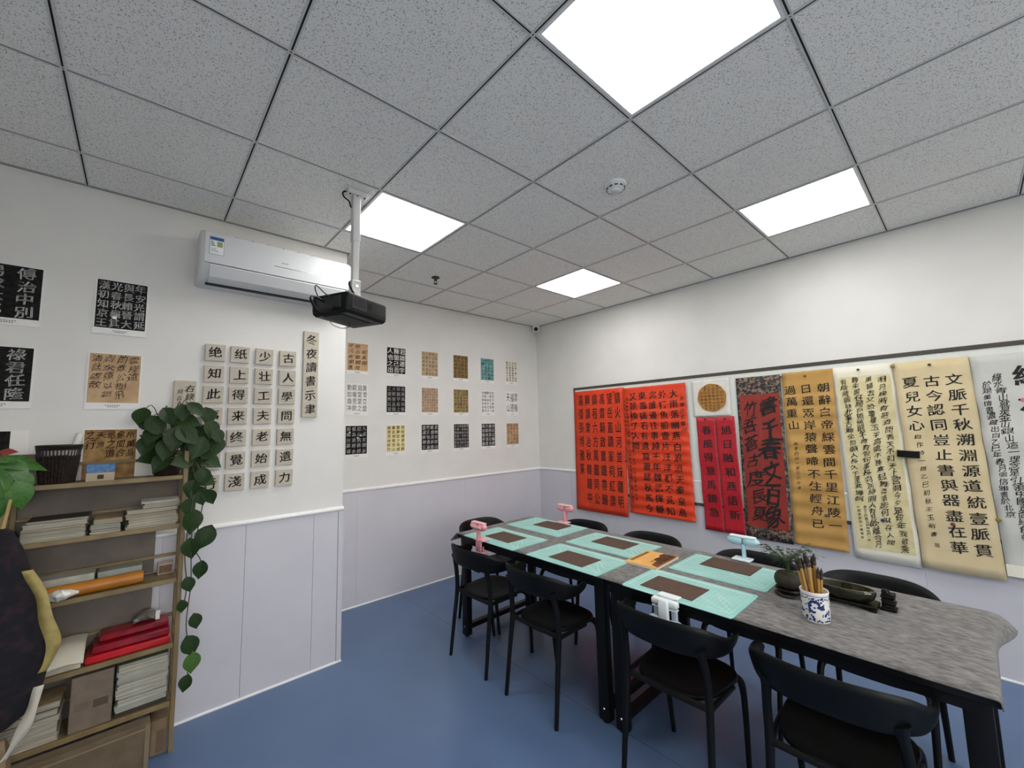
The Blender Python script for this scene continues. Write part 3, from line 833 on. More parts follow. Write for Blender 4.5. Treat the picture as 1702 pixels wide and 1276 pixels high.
mags = [(-3.343,0.855,(54,46,110),'small violet round magnet low on the cream scroll'),(-3.025,0.844,(64,96,104),'small blue-grey round magnet low on the gold sheet'),
        (-3.679,0.881,(116,60,42),'small rust-brown round magnet low on the beige sheet'),(-3.872,0.937,(140,122,58),'small olive round magnet low on the pale sheet'),
        (-3.485,1.918,(150,136,74),'small olive round magnet at the top of the cream scroll'),(-2.807,1.912,(60,80,130),'small blue round magnet above the brocade scroll corner'),
        (-1.205,1.915,(120,20,24),'small dark red round magnet at the top of the seal-script sheet'),(-1.318,1.165,(60,40,90),'small purple round magnet between the two orange sheets'),
        (-3.665,1.905,(70,68,50),'tiny dark round magnet at the top of the beige sheet'),(-3.30,1.915,(66,60,60),'tiny dark round magnet at the top of the cream scroll'),(-2.975,1.902,(70,56,40),'tiny dark round magnet at the top of the gold sheet')]
for k, (y, z, c, lab) in enumerate(mags):
    r_ = 0.012 if k < 6 else 0.009
    o = MB().lathe([(r_*0.95,0),(r_,0.003),(r_*0.9,0.009),(r_*0.6,0.012)],n=16,M=Matrix.Rotation(-math.pi/2,4,'Y')).build('board_magnet', mat(f'magnet_{k}', c, 0.35), None, True, (-0.037,y,z))
    tag(o, lab, 'magnet', 'round magnets on the whiteboard')

# ------------------------------------------------------------------ tables, cloth, chairs
TZ = 0.752           # surface of the felt
TX0, TX1 = -2.03, -1.245
def table(ya, yb, label):
    # ya > yb
    t = tag(empty('work_table', ((TX0+TX1)/2, (ya+yb)/2, 0)), label, 'table', 'black work tables set end to end')
    hx, hy = (TX1-TX0)/2, (ya-yb)/2
    MB().rbox((-hx,-hy,0.722),(hx,hy,0.7475),0.004,n=2).build('tabletop', M_black, t, 30)
    MB().box((-hx+0.02,-hy+0.03,0.682),(-hx+0.05,hy-0.03,0.722)).build('apron', M_blackm, t)
    MB().box((hx-0.05,-hy+0.03,0.682),(hx-0.02,hy-0.03,0.722)).build('apron', M_blackm, t)
    for sy in (-1,1):
        y = sy*(hy-0.05)
        MB().box((-hx+0.05,y-0.02,0.682),(hx-0.05,y+0.02,0.722)).build('end_rail', M_blackm, t)
        for sx in (-1,1):
            x = sx*(hx-0.045)
            l = MB().rbox((x-0.024,y-0.032,0.012),(x+0.024,y+0.032,0.722),0.004,n=2).build('leg', M_blackm, t, 30)
            MB().lathe([(0.018,0.0),(0.018,0.006),(0.01,0.014)],c=(x,y,0),n=12).build('foot', M_black, l)
            MB().lathe([(0.007,0),(0.005,0.003)],n=10,M=Matrix.Translation((x-0.024,y,0.07)) @ Matrix.Rotation(-math.pi/2,4,'Y')).build('bolt', M_chrome, l)
        MB().box((-hx+0.06,y-0.02,0.05),(hx-0.06,y+0.02,0.085)).build('floor_rail', M_blackm, t)
    return t
table(-1.075,-2.432,'black steel-framed work table nearer the poster wall')
table(-2.438,-3.80,'black steel-framed work table nearer the viewer')

M_felt = mat('grey_felt', (56,55,54), 0.95, (124,122,119), 75, 6, stretch=(1.0,0.4,1), lo=0.28, hi=0.72, bump=0.3, bscale=300, sheen=0.2)
fe = MB()
NY, NX = 64, 16
FY0, FY1 = -1.03, -3.93
def feltpt(u, v):
    x = TX0-0.012+u*(TX1-TX0+0.018); y = FY0+(FY1-FY0)*v
    z = TZ
    e = -1.075
    if y > e:      # far end: cloth bends down
        s = y-e; z -= 0.75*s + 6.0*s*s; y = e+s*0.55
        if u < 0.12: x -= (0.12-u)*0.25; z -= 0.01; y += 0.015
    e2 = -3.80
    if y < e2:
        k = max(0.0, (u-0.5)/0.5)
        k = k*k*(3-2*k)
        s = (e2-y)*(0.4+0.6*k)
        drop = min(0.9*s, 0.25*s+5.0*s*s)*(1.0-0.45*k)
        y = e2-s*(0.08+0.42*k); x += 0.03*k*s/0.13
        z -= drop
    return (x, y, max(z, 0.60))
fe.grid(feltpt, NX, NY)
cl = tag(fe.build('felt_cloth', M_felt, None, True), 'mottled grey felt cloth covering the long table', 'tablecloth')
sd = cl.modifiers.new('thickness','SOLIDIFY'); sd.thickness = 0.0035; sd.offset = 1

def chair_proto():
    c = empty('horn_chair')
    # seat
    n = 32
    def outline(k, scale, z):
        a = 2*math.pi*k/n
        ca, sa = math.cos(a), math.sin(a)
        e = 0.62
        x = math.copysign(abs(ca)**e, ca); y = math.copysign(abs(sa)**e, sa)
        yy = 0.015+0.185*y*scale
        xx = x*scale*(0.19+0.022*y)
        return (xx, yy, z)
    rings = [[outline(k,0.88,0.424) for k in range(n)],[outline(k,0.99,0.430) for k in range(n)],[outline(k,1.0,0.438) for k in range(n)],
             [outline(k,0.985,0.446) for k in range(n)],[outline(k,0.93,0.447) for k in range(n)],[outline(k,0.72,0.440) for k in range(n)],[outline(k,0.4,0.435) for k in range(n)],[outline(k,0.12,0.434) for k in range(n)]]
    MB().loft(rings).build('seat', M_black, c, 60)
    # backrest band
    half = [(0,-0.240,0.760,0.628),(0.075,-0.235,0.760,0.627),(0.145,-0.214,0.756,0.624),(0.20,-0.176,0.742,0.620),(0.236,-0.128,0.714,0.620),(0.254,-0.078,0.694,0.628),(0.258,-0.034,0.694,0.638),(0.254,0.0,0.690,0.648),(0.25,0.012,0.676,0.662)]
    full = [(-a,b_,c_,d_) for a,b_,c_,d_ in reversed(half[1:])]+half
    pts = [(a*0.95,b_,c_,d_) for a,b_,c_,d_ in catmull(full, 4)]
    rings = []
    for k, (x, y, zt, zb) in enumerate(pts):
        a = pts[max(k-1,0)]; b_ = pts[min(k+1,len(pts)-1)]
        tx, ty = b_[0]-a[0], b_[1]-a[1]; L = math.hypot(tx,ty) or 1
        nx, ny = ty/L, -tx/L           # outward
        th = 0.012; zc, hz = (zt+zb)/2, (zt-zb)/2
        lean = 0.028*hz/0.066
        ring = []
        for q in range(12):
            an = 2*math.pi*q/12
            s_ = math.copysign(abs(math.sin(an))**0.7, math.sin(an)); o_ = math.copysign(abs(math.cos(an))**0.6, math.cos(an))
            off = th*o_*(1 if hz > 0.03 else 0.9) + lean*s_*0.55
            ring.append((x+nx*off, y+ny*off, zc+hz*s_))
        rings.append(ring)
    MB().loft(rings).build('backrest', M_black, c, 60)
    for s in (-1,1):
        P = catmull([(s*0.196,-0.212,0.0),(s*0.190,-0.182,0.25),(s*0.186,-0.160,0.43),(s*0.184,-0.166,0.55),(s*0.176,-0.182,0.63),(s*0.168,-0.190,0.66)],4)
        R = [0.0115,0.012,0.0125,0.013,0.0135,0.014,0.0145,0.015,0.0155,0.0155,0.0155,0.0155,0.0155,0.0155,0.016,0.0165,0.018,0.021,0.026,0.032,0.036]
        R = (R+[0.036]*30)[:len(P)]
        R = [(r if r < 0.017 else r, min(r,0.016)) for r in R]
        MB().tube(P,[(a,b_) for a,b_ in R],10).build('leg', M_black, c, 60)
        P = catmull([(s*0.176,0.212,0.0),(s*0.184,0.196,0.2),(s*0.187,0.180,0.36),(s*0.182,0.155,0.415),(s*0.16,0.13,0.430)],4)
        R = [0.011+0.006*k/(len(P)-1) for k in range(len(P))]
        MB().tube(P,R,10).build('leg', M_black, c, 60)
        MB().tube([(s*0.184,-0.158,0.425),(s*0.19,-0.05,0.428),(s*0.195,0.06,0.428)],[0.013,0.011,0.009],8).build('side_rail', M_black, c, True)
    MB().tube([(-0.186,-0.160,0.43),(0,-0.168,0.428),(0.186,-0.160,0.43)],[0.013,0.011,0.013],8).build('rear_rail', M_black, c, True)
    return c
chair0 = chair_proto()
GC = 'black horn-back chairs around the table'
chairs = [(-2.012,-1.457,-90,'black chair tucked in at the near-left table corner, below the pink brace'),
          (-2.015,-2.045,-90,'second black chair from the left along the near table side'),
          (-2.012,-2.835,-90,'black near-side chair in front of the folded grey-blue brace'),
          (-2.010,-3.412,-88,'black chair nearest the viewer, at the lower right'),
          (-1.29,-1.60,90,'black chair behind the far pink brace'),
          (-1.29,-2.20,90,'black chair on the far side, behind the orange book'),
          (-1.285,-2.875,90,'black chair behind the light blue brace'),
          (-1.285,-3.42,90,'black chair on the far side, behind the brush washer'),
          (-1.665,-1.055,180,'black chair at the head of the table by the poster wall')]
for k, (x, y, rz, lab) in enumerate(chairs):
    c = chair0 if k == 0 else copy_tree(chair0)
    c.location = (x, y, 0); c.rotation_euler = (0,0,math.radians(rz))
    tag(c, lab, 'chair', GC)

# ------------------------------------------------------------------ cutting mats, felt pads, book
M_mat = mat('mat_mint', (136,192,184), 0.45, (152,204,196), 5, 3)
M_matl = mat('mat_line', (222,242,236), 0.5)
M_pad = mat('brown_felt', (84,62,50), 0.85, (74,54,44), 30, bump=0.2, bscale=200)
G6 = 'mint cutting mats on the table'
mats = [(-2.048,-1.705,-1.175,-1.735,'mint cutting mat at the near-left corner beside the pink brace',-1.868,-1.455,0),
        (-1.605,-1.245,-1.155,-1.735,'mint cutting mat in front of the far pink brace',-1.378,-1.465,0),
        (-2.046,-1.712,-1.848,-2.402,'mint cutting mat on the near side, left of the book',-1.902,-2.13,0),
        (-1.665,-1.312,-1.848,-2.385,'mint cutting mat on the far side, touching the orange book',-1.455,-2.115,1),
        (-2.050,-1.728,-2.555,-3.085,'mint cutting mat on the near side above the folded brace',-1.912,-2.765,0),
        (-1.665,-1.308,-2.605,-3.095,'mint cutting mat on the far side beside the potted plant',-1.405,-2.84,1)]
padn = ['near-left corner mat','mat before the far pink brace','near-side mat left of the book','far-side mat touching the book','mat above the folded grey brace','mat before the light blue brace']
for k, (xa, xb, ya, yb, lab, bx, by, fl) in enumerate(mats):
    w, d = xb-xa, ya-yb
    o = tag(empty('cutting_mat', ((xa+xb)/2,(ya+yb)/2,TZ)), lab, 'cutting mat', G6)
    def mp(x, y, lift=0.0):
        # near-side mats overhang the edge a little and curl down
        wx = (xa+xb)/2+x; z = 0.0008+lift
        if wx < TX0-0.0125: z -= 0.35*(TX0-0.0125-wx)
        else:
            z += 0.0
        return (x, y, z)
    rim = []
    r_ = 0.012
    for cx, cy, a0 in ((w/2-r_,d/2-r_,0),(-w/2+r_,d/2-r_,90),(-w/2+r_,-d/2+r_,180),(w/2-r_,-d/2+r_,270)):
        for q in range(4):
            a = math.radians(a0+30*q); rim.append((cx+r_*math.cos(a), cy+r_*math.sin(a)))
    # strips across x so the overhang can bend
    xsn = [-w/2, -w/2+0.012, -w/2+0.03, w/2-0.012, w/2]
    mb = MB()
    tops = []; 
    for xx in xsn:
        ins = r_*0.7 if xx in (xsn[0],xsn[-1]) else 0
        tops.append((xx, -d/2+ins, d/2-ins))
    ring_t = [mp(a,b_,0.0025) for a,b_,c_ in tops]+[mp(a,c_,0.0025) for a,b_,c_ in reversed(tops)]
    nn = len(tops)
    vs = [mp(a,b_,0.0025) for a,b_,c_ in tops]+[mp(a,c_,0.0025) for a,b_,c_ in tops]+[mp(a,b_,0) for a,b_,c_ in tops]+[mp(a,c_,0) for a,b_,c_ in tops]
    fs = []
    for q in range(nn-1):
        fs += [(q,q+1,nn+q+1,nn+q),(2*nn+q,3*nn+q,3*nn+q+1,2*nn+q+1),(q,2*nn+q,2*nn+q+1,q+1),(nn+q,nn+q+1,3*nn+q+1,3*nn+q)]
    fs += [(0,nn,3*nn,2*nn),(nn-1,3*nn-1,4*nn-1,2*nn-1)]
    mb.add(vs, fs).build('mat_sheet', M_mat, o)
    # printed rules and guides
    i = Ink(30+k)
    mx, my = w/2-0.035, d/2-0.022
    for a in range(int(2*my/0.02)+1):
        i.line(-mx, -my+a*0.02, mx, -my+a*0.02, 0.0007)
    for a in range(int(2*mx/0.02)+1):
        i.line(-mx+a*0.02, -my, -mx+a*0.02, my, 0.0007)
    for s in (-1,1):
        i.line(s*mx,-my,s*mx,my,0.0022); i.line(-mx,s*my,mx,s*my,0.0022)
    sgn = 1 if k % 2 == 0 else -1
    for a in range(int(2*my/0.011)):
        i.rect(mx+0.006, -my+a*0.011, mx+0.016, -my+a*0.011+0.006)
    yy = -my if k != 3 and k != 1 else -my
    i.line(-mx,-my,-mx+0.11,-my+0.19,0.0022); i.line(-mx+0.02,-my,-mx+0.13,-my+0.10,0.0022); i.line(-mx+0.09,-my+0.02,-mx+0.17,-my+0.12,0.0022); i.line(mx-0.02,-my+0.01,mx-0.12,-my+0.10,0.0018)
    i.line(-mx+0.02,my,-mx+0.10,my-0.12,0.0018); i.line(mx,my,mx-0.1,my-0.1,0.0018)
    i.build('printed_rules', M_matl, o, lift=0.0040, face='up')['kind'] = 'stuff'
    p = MB().box((-0.089,-0.132,0),(0.089,0.132,0.0022)).build('felt_pad', M_pad, None, False, (bx,by,TZ+0.0044), (0,0,rnd.uniform(-0.03,0.03)))
    tag(p, f'dark brown rectangular pad lying on the {padn[k]}', 'pad', 'brown pads on the cutting mats')

bk = tag(empty('calligraphy_book', (-1.612,-2.478,TZ+0.001), (0,0,math.radians(2))), 'orange-covered calligraphy book lying between the mats', 'book')
MB().box((-0.137,-0.098,0.0),(0.137,0.098,0.010)).build('pages', mat('page_white',(226,220,206),0.7), bk)
MB().box((-0.139,-0.0995,0.010),(0.139,0.0995,0.0113)).build('cover', mat('cover_orange',(214,158,84),0.5,(226,176,104),10), bk)
i = Ink(40); i.rect(-0.10,0.068,0.11,0.09); i.build('cover_band', mat('cover_olive',(128,94,34),0.5), bk, lift=0.0118, face='up')
i = Ink(41)
pg = [(-0.12,-0.095),(0.135,-0.095),(0.135,-0.01),(0.09,0.0),(0.06,-0.02),(0.0,-0.012),(-0.03,-0.045),(-0.1,-0.05)]
i.v = pg; i.f = [tuple(range(len(pg)))]; i.build('cover_picture', mat('cover_brown',(110,72,34),0.5,(84,52,26),30), bk, lift=0.0118, face='up')
i = Ink(42)
for r in range(3):
    for q in range(9): i.char(LAN[q+r*9], 0.12-0.021*q, -0.025-0.024*r, 0.018, style='kai', wt=0.01)
i.build('cover_lettering', mat('cover_dark',(40,26,16),0.6), bk, lift=0.0124, face='up')

# ------------------------------------------------------------------ posture braces clamped to the table edge
def brace(name, label, x, y, face, col, hz=0.098, folded=False):
    """face=+1: table lies towards +x of the clamp"""
    m1 = mat('brace_'+col, {'pink':(226,150,160),'blue':(170,208,220),'grey':(184,198,208)}[col], 0.4)
    m2 = mat('brace_light_'+col, {'pink':(236,184,186),'blue':(222,236,240),'grey':(222,230,230)}[col], 0.4)
    o = tag(empty(name, (x,y,TZ), (0,0,0 if face > 0 else math.pi)), label, 'posture brace', 'clamp-on posture braces')
    if not folded:
        b = MB().rbox((-0.028,-0.05,0.0045),(0.045,0.05,0.014),0.008).build('clamp_plate', m2, o, 40)
        MB().rbox((-0.028,-0.03,-0.07),(-0.014,0.03,0.006),0.005).build('clamp_back', m1, o, 40)
        MB().rbox((-0.028,-0.04,-0.085),(0.03,0.04,-0.072),0.006).build('lower_jaw', m2, o, 40)
        for s in (-1,1):
            MB().lathe([(0.006,-0.118),(0.013,-0.114),(0.013,-0.096),(0.006,-0.092),(0.006,-0.036)],c=(0.0,s*0.024,0),n=12).build('clamp_screw', m1, o, True)
        P = [(-0.018,0,0.010),(-0.020,0,0.05),(-0.02,0,hz-0.012)]
        MB().tube(P,[(0.021,0.011),(0.018,0.010),(0.021,0.012)],12).build('post', m1, o, True)
        # chest pad bar: two rounded lobes
        for s in (-1,1):
            rings = []
            for q in range(9):
                t = q/8; yy = s*(0.004+0.084*t)
                rr = 0.027*math.sqrt(max(0.02, 1-((t-0.45)/0.56)**2*0.92))
                rings.append([(-0.02+rr*0.95*math.cos(2*math.pi*a/14), yy, hz+0.006+rr*math.sin(2*math.pi*a/14)) for a in range(14)])
            MB().loft(rings).build('chest_pad', m1, o, 60)
        MB().rbox((-0.036,-0.07,hz+0.024),(0.0,0.07,hz+0.036),0.005).build('pad_shell', m2, o, 40)
        MB().rbox((-0.05,-0.055,hz-0.004),(-0.042,0.055,hz+0.014),0.004).build('pad_groove', m2, o, 40)
    else:
        MB().rbox((-0.042,-0.062,-0.022),(-0.008,0.062,0.004),0.008).build('hinge_block', m2, o, 40)
        MB().rbox((-0.040,-0.060,-0.034),(-0.012,0.060,-0.027),0.006).build('hinge_plate', m2, o, 40)
        MB().rbox((-0.006,-0.05,0.0042),(0.04,0.05,0.010),0.006).build('clamp_plate', m2, o, 40)
        MB().box((-0.012,-0.03,-0.01),(-0.004,0.03,0.0095)).build('clamp_back', m1, o)
        MB().rbox((-0.052,-0.024,-0.145),(-0.030,0.024,0.006),0.008).build('post', m2, o, 40)
        for s in (-1,1):
            MB().rbox((-0.034,s*0.043-0.012,-0.09),(-0.012,s*0.043+0.012,-0.03),0.005).build('clamp_screw', m1, o, 40)
            MB().lathe([(0.012,-0.02),(0.045,-0.018),(0.052,-0.008),(0.052,0.008),(0.045,0.016),(0.03,0.02),(0.01,0.018)],n=22,M=Matrix.Translation((-0.03,s*0.048,-0.125)) @ Matrix.Rotation(-math.pi/2,4,'Y')).build('chest_pad', m1, o, 50)
        MB().rbox((-0.056,-0.05,-0.122),(-0.04,0.05,-0.10),0.006).build('pad_shell', m2, o, 40)
    return o
brace('posture_brace','pink posture brace clamped at the near-left table corner',-2.046,-1.39,1,'pink')
brace('posture_brace','pink posture brace clamped on the far table edge',-1.239,-1.475,-1,'pink',0.112)
brace('posture_brace','light blue posture brace clamped on the far table edge',-1.239,-2.85,-1,'blue',0.100)
brace('posture_brace','grey-blue posture brace folded down behind a near chair back',-2.046,-2.80,1,'grey',folded=True)

# ------------------------------------------------------------------ desk objects
PZ = TZ+0.0004
pp = tag(empty('potted_fern', (-1.612,-3.178,PZ)), 'small asparagus fern in a round stone pot on a dark stand', 'plant')
MB().lathe([(0.052,0.0),(0.062,0.004),(0.06,0.010),(0.05,0.016),(0.052,0.022),(0.058,0.028),(0.055,0.034),(0.04,0.035)],n=24,sx=1.0,sy=1.0).build('stand', mat('dark_wood',(20,13,12),0.35,spec=0.25), pp, 50)
pm = []
pot = MB()
prof = [(0.03,0.034),(0.047,0.042),(0.056,0.056),(0.058,0.070),(0.054,0.086),(0.046,0.098),(0.036,0.102),(0.03,0.096),(0.01,0.094)]
rr = random.Random(3)
rings = []
for k, (r, z) in enumerate(prof):
    rings.append([(r*(1+0.05*math.sin(3*2*math.pi*i/24+0.4))*math.cos(2*math.pi*i/24), r*(1+0.04*math.cos(2*2*math.pi*i/24+z*20))*math.sin(2*math.pi*i/24), z) for i in range(24)])
pot.loft(rings).build('stone_pot', mat('stone_olive',(48,44,28),0.75,(32,29,20),40,bump=0.4,bscale=90), pp, 60)
MB().lathe([(0.034,0.094),(0.03,0.104),(0.016,0.109),(0.003,0.111)],n=18).build('moss', mat('moss',(56,74,30),0.9,(40,56,24),90,bump=0.6), pp, True)
tips = []
for k in range(14):
    a = 2*math.pi*k/14+rr.uniform(-0.3,0.3); L = rr.uniform(0.035,0.09)
    top = (L*math.cos(a), L*math.sin(a)*1.1, rr.uniform(0.175,0.225))
    P = catmull([(0.006*math.cos(a),0.006*math.sin(a),0.10),(0.012*math.cos(a),0.012*math.sin(a),0.15),top],4)
    MB().tube(P,0.0011,5).build('stem', mat('stem_green',(60,70,34),0.7), pp)
    tips.append((P, a))
fo = MB()
for P, a in tips:
    for fr in range(11):
        base = Vector(P[min(len(P)-1, 4+fr//2)]); 
        da = a+rr.uniform(-1.3,1.3); L = rr.uniform(0.03,0.07)
        d = Vector((math.cos(da), math.sin(da), rr.uniform(-0.15,0.35))).normalized()
        sdv = d.cross(Vector((0,0,1))).normalized()
        for q in range(9):
            c0 = base+d*L*q/9+Vector((0,0,-0.012*(q/9)**2))
            for s in (-1,1):
                l = 0.013*(1-q/11)
                tip = c0+(sdv*s*0.9+d*0.5)*l+Vector((0,0,rr.uniform(-0.002,0.004)))
                w_ = d*0.0028
                fo.add([tuple(c0-w_),tuple(c0+w_),tuple(tip)],[(0,1,2)])
f_ = fo.build('foliage', mat('fern_green',(44,72,36),0.7,(28,50,26),60), pp); f_['kind'] = 'stuff'

bp = tag(empty('brush_pot', (-1.812,-3.321,PZ)), 'blue and white porcelain brush pot on the felt cloth', 'brush pot')
M_porc = mat('porcelain', (228,228,226), 0.15, coat=0.5)
M_cob = mat('cobalt', (28,44,96), 0.2, (42,62,120), 60)
MB().lathe([(0.046,0.0),(0.049,0.003),(0.0485,0.05),(0.049,0.108),(0.0505,0.113),(0.049,0.117),(0.0455,0.116),(0.043,0.108),(0.043,0.008),(0.002,0.006)],n=36).build('body', M_porc, bp, 50)
cb = MB()
def onpot(a, z, r=0.0494): return (r*math.cos(a), r*math.sin(a), z)
def blob(a, z, s, n=7, st=1.0):
    o = len(cb.v)
    vs = [onpot(a+s*rr.uniform(0.6,1.1)*math.cos(6.283*k/n)/0.049, z+st*s*rr.uniform(0.6,1.1)*math.sin(6.283*k/n)) for k in range(n)]
    cb.add(vs, [tuple(range(n))])
va = math.atan2(-0.49,-2.09)
for k in range(46): blob(2*math.pi*k/46*1.0+rr.uniform(-0.05,0.05), 0.012+rr.uniform(-0.004,0.004), 0.004)
for k in range(120): blob(rr.uniform(0,6.283), rr.uniform(0.018,0.096), rr.uniform(0.003,0.0062))
for k in range(40): blob(2*math.pi*k/40, 0.092+0.003*math.sin(k*2.2), 0.0036)
for k in range(30):   # dragon-like curl
    t = k/29; ang = 4.4*t+0.6
    blob(va-0.12+0.42*(1-0.45*t)*math.cos(ang), 0.060+0.026*(1-0.35*t)*math.sin(ang), 0.0065-0.002*t)
for k in range(8): blob(va+0.2+0.055*k, 0.062+0.006*math.sin(k*1.7), 0.0058)
cb.build('painted_pattern', M_cob, bp)['kind'] = 'stuff'
rg = MB(); N = 40
rg.loft([[onpot(2*math.pi*k/N, z, 0.0496) for k in range(N)] for z in (0.1015,0.1035)], False, False).build('painted_band', M_cob, bp)
M_bamboo = mat('bamboo', (178,138,68), 0.45, (150,106,46), 30, 3, stretch=(1,1,0.15))
M_hair = mat('brush_hair', (40,34,34), 0.8)
M_ferr = mat('ferrule', (58,44,34), 0.5)
bl = ['second bamboo brush from the left in the porcelain pot','leftmost bamboo brush in the porcelain pot, leaning furthest','third bamboo brush from the left in the porcelain pot','thick bamboo brush in the middle of the porcelain pot','bamboo brush just left of the thick middle one in the pot','tall bamboo brush right of the thick middle one in the pot','short thin brush, second from the right in the porcelain pot','short brush at the extreme right of the porcelain pot','bamboo brush half hidden behind the middle ones in the pot']
bdat = [(-0.020,-0.012,-0.042,-0.006,0.235,0.0056),(-0.026,-0.002,-0.052,0.004,0.222,0.0062),(-0.012,0.010,-0.034,0.014,0.228,0.005),(0.000,-0.014,-0.014,-0.010,0.245,0.0068),(0.004,0.006,-0.022,0.012,0.25,0.006),(0.014,-0.002,0.010,0.004,0.252,0.0054),(0.020,-0.016,0.020,-0.010,0.205,0.0048),(0.029,-0.006,0.031,-0.004,0.200,0.005),(0.012,0.018,0.002,0.024,0.235,0.0055)]
# brush lateral axis is perpendicular to the pot-camera line
lx = Vector((-math.sin(va), math.cos(va), 0)); ly = Vector((math.cos(va), math.sin(va), 0))
for k, (sx, sy, tx_, ty_, L, r) in enumerate(bdat):
    lat = lx
    c0 = Vector((-1.812,-3.321,PZ))
    a = c0+lat*sx*0.6+ly*sy*-0.4+Vector((0,0,0.0095)); b_ = c0+lat*tx_-ly*ty_+Vector((0,0,L))
    o = tag(empty('writing_brush', tuple(a)), bl[k], 'brush', 'bamboo brushes in the pot')
    o.matrix_world = align(a, b_)
    L2 = (b_-a).length
    MB().lathe([(r*0.9,0.0),(r,0.004),(r,L2-0.040),(r*0.95,L2-0.038)],n=10).build('handle', M_bamboo, o, True)
    MB().lathe([(r*1.05,L2-0.040),(r*1.25,L2-0.035),(r*1.25,L2-0.027),(r*1.05,L2-0.023)],n=10).build('ferrule', M_ferr, o, True)
    MB().lathe([(r*1.05,L2-0.025),(r*1.3,L2-0.016),(r*1.0,L2-0.006),(r*0.15,L2+0.006)],n=10).build('hair', M_hair, o, True)

# brush washer: glazed boat-shaped bowl on a low dark stand, carved figure beside it
M_glaze = mat('glaze_dark', (22,26,15), 0.1, (40,40,20), 20, coat=0.3)
wl = Vector((-1.538,-3.372,PZ))
st_ = tag(empty('wooden_stand', tuple(wl)), 'low black wooden stand under the glazed washer', 'stand')
MB().rbox((-0.048,-0.112,0.012),(0.048,0.112,0.022),0.006).build('top_board', mat('stand_black',(12,10,10),0.4,spec=0.2), st_, 40)
for sx in (-1,1):
    for sy in (-1,1):
        MB().rbox((sx*0.036-0.01,sy*0.095-0.014,0.0),(sx*0.036+0.01,sy*0.095+0.014,0.012),0.004).build('foot', MATS['stand_black'], st_, 40)
ws = empty('brush_washer', (wl.x, wl.y, PZ+0.0222)); tag(ws, 'oval dark glazed brush washer on the black stand', 'bowl')
pr = [(0.5,0.0),(0.78,0.003),(0.92,0.016),(0.99,0.034),(1.0,0.046),(0.96,0.050),(0.92,0.046),(0.86,0.022),(0.7,0.010),(0.1,0.008)]
MB().loft([[(0.052*s*math.cos(2*math.pi*k/32), 0.108*s*math.sin(2*math.pi*k/32)*(1+0.0), z) for k in range(32)] for s, z in pr]).build('bowl', M_glaze, ws, 50)
MB().loft([[(0.051*s*math.cos(2*math.pi*k/32), 0.106*s*math.sin(2*math.pi*k/32), z) for k in range(32)] for s, z in ((0.955,0.0495),(1.0,0.0505),(0.975,0.053),(0.94,0.0515))], False, False).build('rim', mat('glaze_rim',(96,90,70),0.2), ws, 50)
cv = tag(empty('carved_figure', (-1.503,-3.512,PZ)), 'small black carved block beside the brush washer', 'ornament')
cmb = MB()
cmb.rbox((-0.026,-0.026,0.0),(0.026,0.026,0.012),0.005)
cmb.build('base', MATS['stand_black'], cv, 40)
cmb = MB()
for k in range(7):
    z = 0.012+k*0.008
    cmb.rbox((-0.022+0.003*math.sin(k*2.1),-0.022+0.003*math.cos(k*1.7),z),(0.022-0.003*math.cos(k*1.3),0.022+0.002*math.sin(k*2.9),z+0.0085),0.006)
cmb.build('carved_body', MATS['stand_black'], cv, 40)['kind'] = 'stuff'
MB().lathe([(0.012,0.066),(0.016,0.072),(0.012,0.082),(0.003,0.086)],c=(-0.004,0.006,0),n=12).build('carved_head', MATS['stand_black'], cv, True)

# ------------------------------------------------------------------ bamboo rack with books and plants
M_bam = mat('rack_bamboo', (136,118,80), 0.5, (118,100,66), 12, 3, stretch=(1,1,0.2))
M_bam2 = mat('rack_board', (128,112,84), 0.55, (116,100,74), 10, 3, stretch=(0.3,2,1))
RX0, RXM, RX1 = -4.80, -4.318, -3.712
RY0, RY1 = -1.015, -0.822
TIER = [1.345, 1.097, 0.828, 0.512, 0.238]
rk = tag(empty('bamboo_rack', ((RX0+RX1)/2,(RY0+RY1)/2,0)), 'tall bamboo rack with five tiers against the left wall', 'shelf')
ox, oy = (RX0+RX1)/2, (RY0+RY1)/2
for x in (RX0, RXM, RX1):
    for y in (RY0, RY1):
        MB().rbox((x-0.010-ox,y-0.010-oy,0),(x+0.010-ox,y+0.010-oy,1.475 if x != RXM else 1.34),0.003,n=2).build('post', M_bam, rk)
M_shade = mat('rack_shade', (118,110,100), 0.8, (104,96,88), 6)
for k, z in enumerate(TIER[1:]):  # added grey-brown sheets standing in for shade on the wall behind the tiers
    MB().box((RX0-ox+0.011,RY1-oy+0.006,z+0.002),((RX1 if k == 0 else -3.80)-ox-0.011,RY1-oy+0.0095,TIER[k]-0.018)).build('shade_panel', M_shade, rk)
for z in TIER:
    MB().box((RX0-ox+0.011,RY0-oy+0.004,z-0.014),(RX1-ox-0.011,RY1-oy-0.004,z)).build('tier_board', M_bam2, rk)
    MB().rbox((RX0-ox+0.011,RY0-oy-0.008,z-0.018),(RX1-ox-0.011,RY0-oy+0.004,z+0.004),0.003,n=1).build('front_rail', M_bam, rk)
    MB().rbox((RX0-ox+0.011,RY1-oy-0.006,z+0.075),(RX1-ox-0.011,RY1-oy+0.006,z+0.09),0.003,n=1).build('back_rail', M_bam, rk)
    for x in (RX0, RXM, RX1):
        MB().box((x-0.007-ox,RY0-oy+0.01,z-0.016),(x+0.007-ox,RY1-oy-0.01,z-0.001)).build('side_rail', M_bam, rk)
    MB().box((RX1-0.006-ox,RY0-oy+0.01,z+0.06),(RX1+0.006-ox,RY1-oy-0.01,z+0.072)).build('side_rail', M_bam, rk)

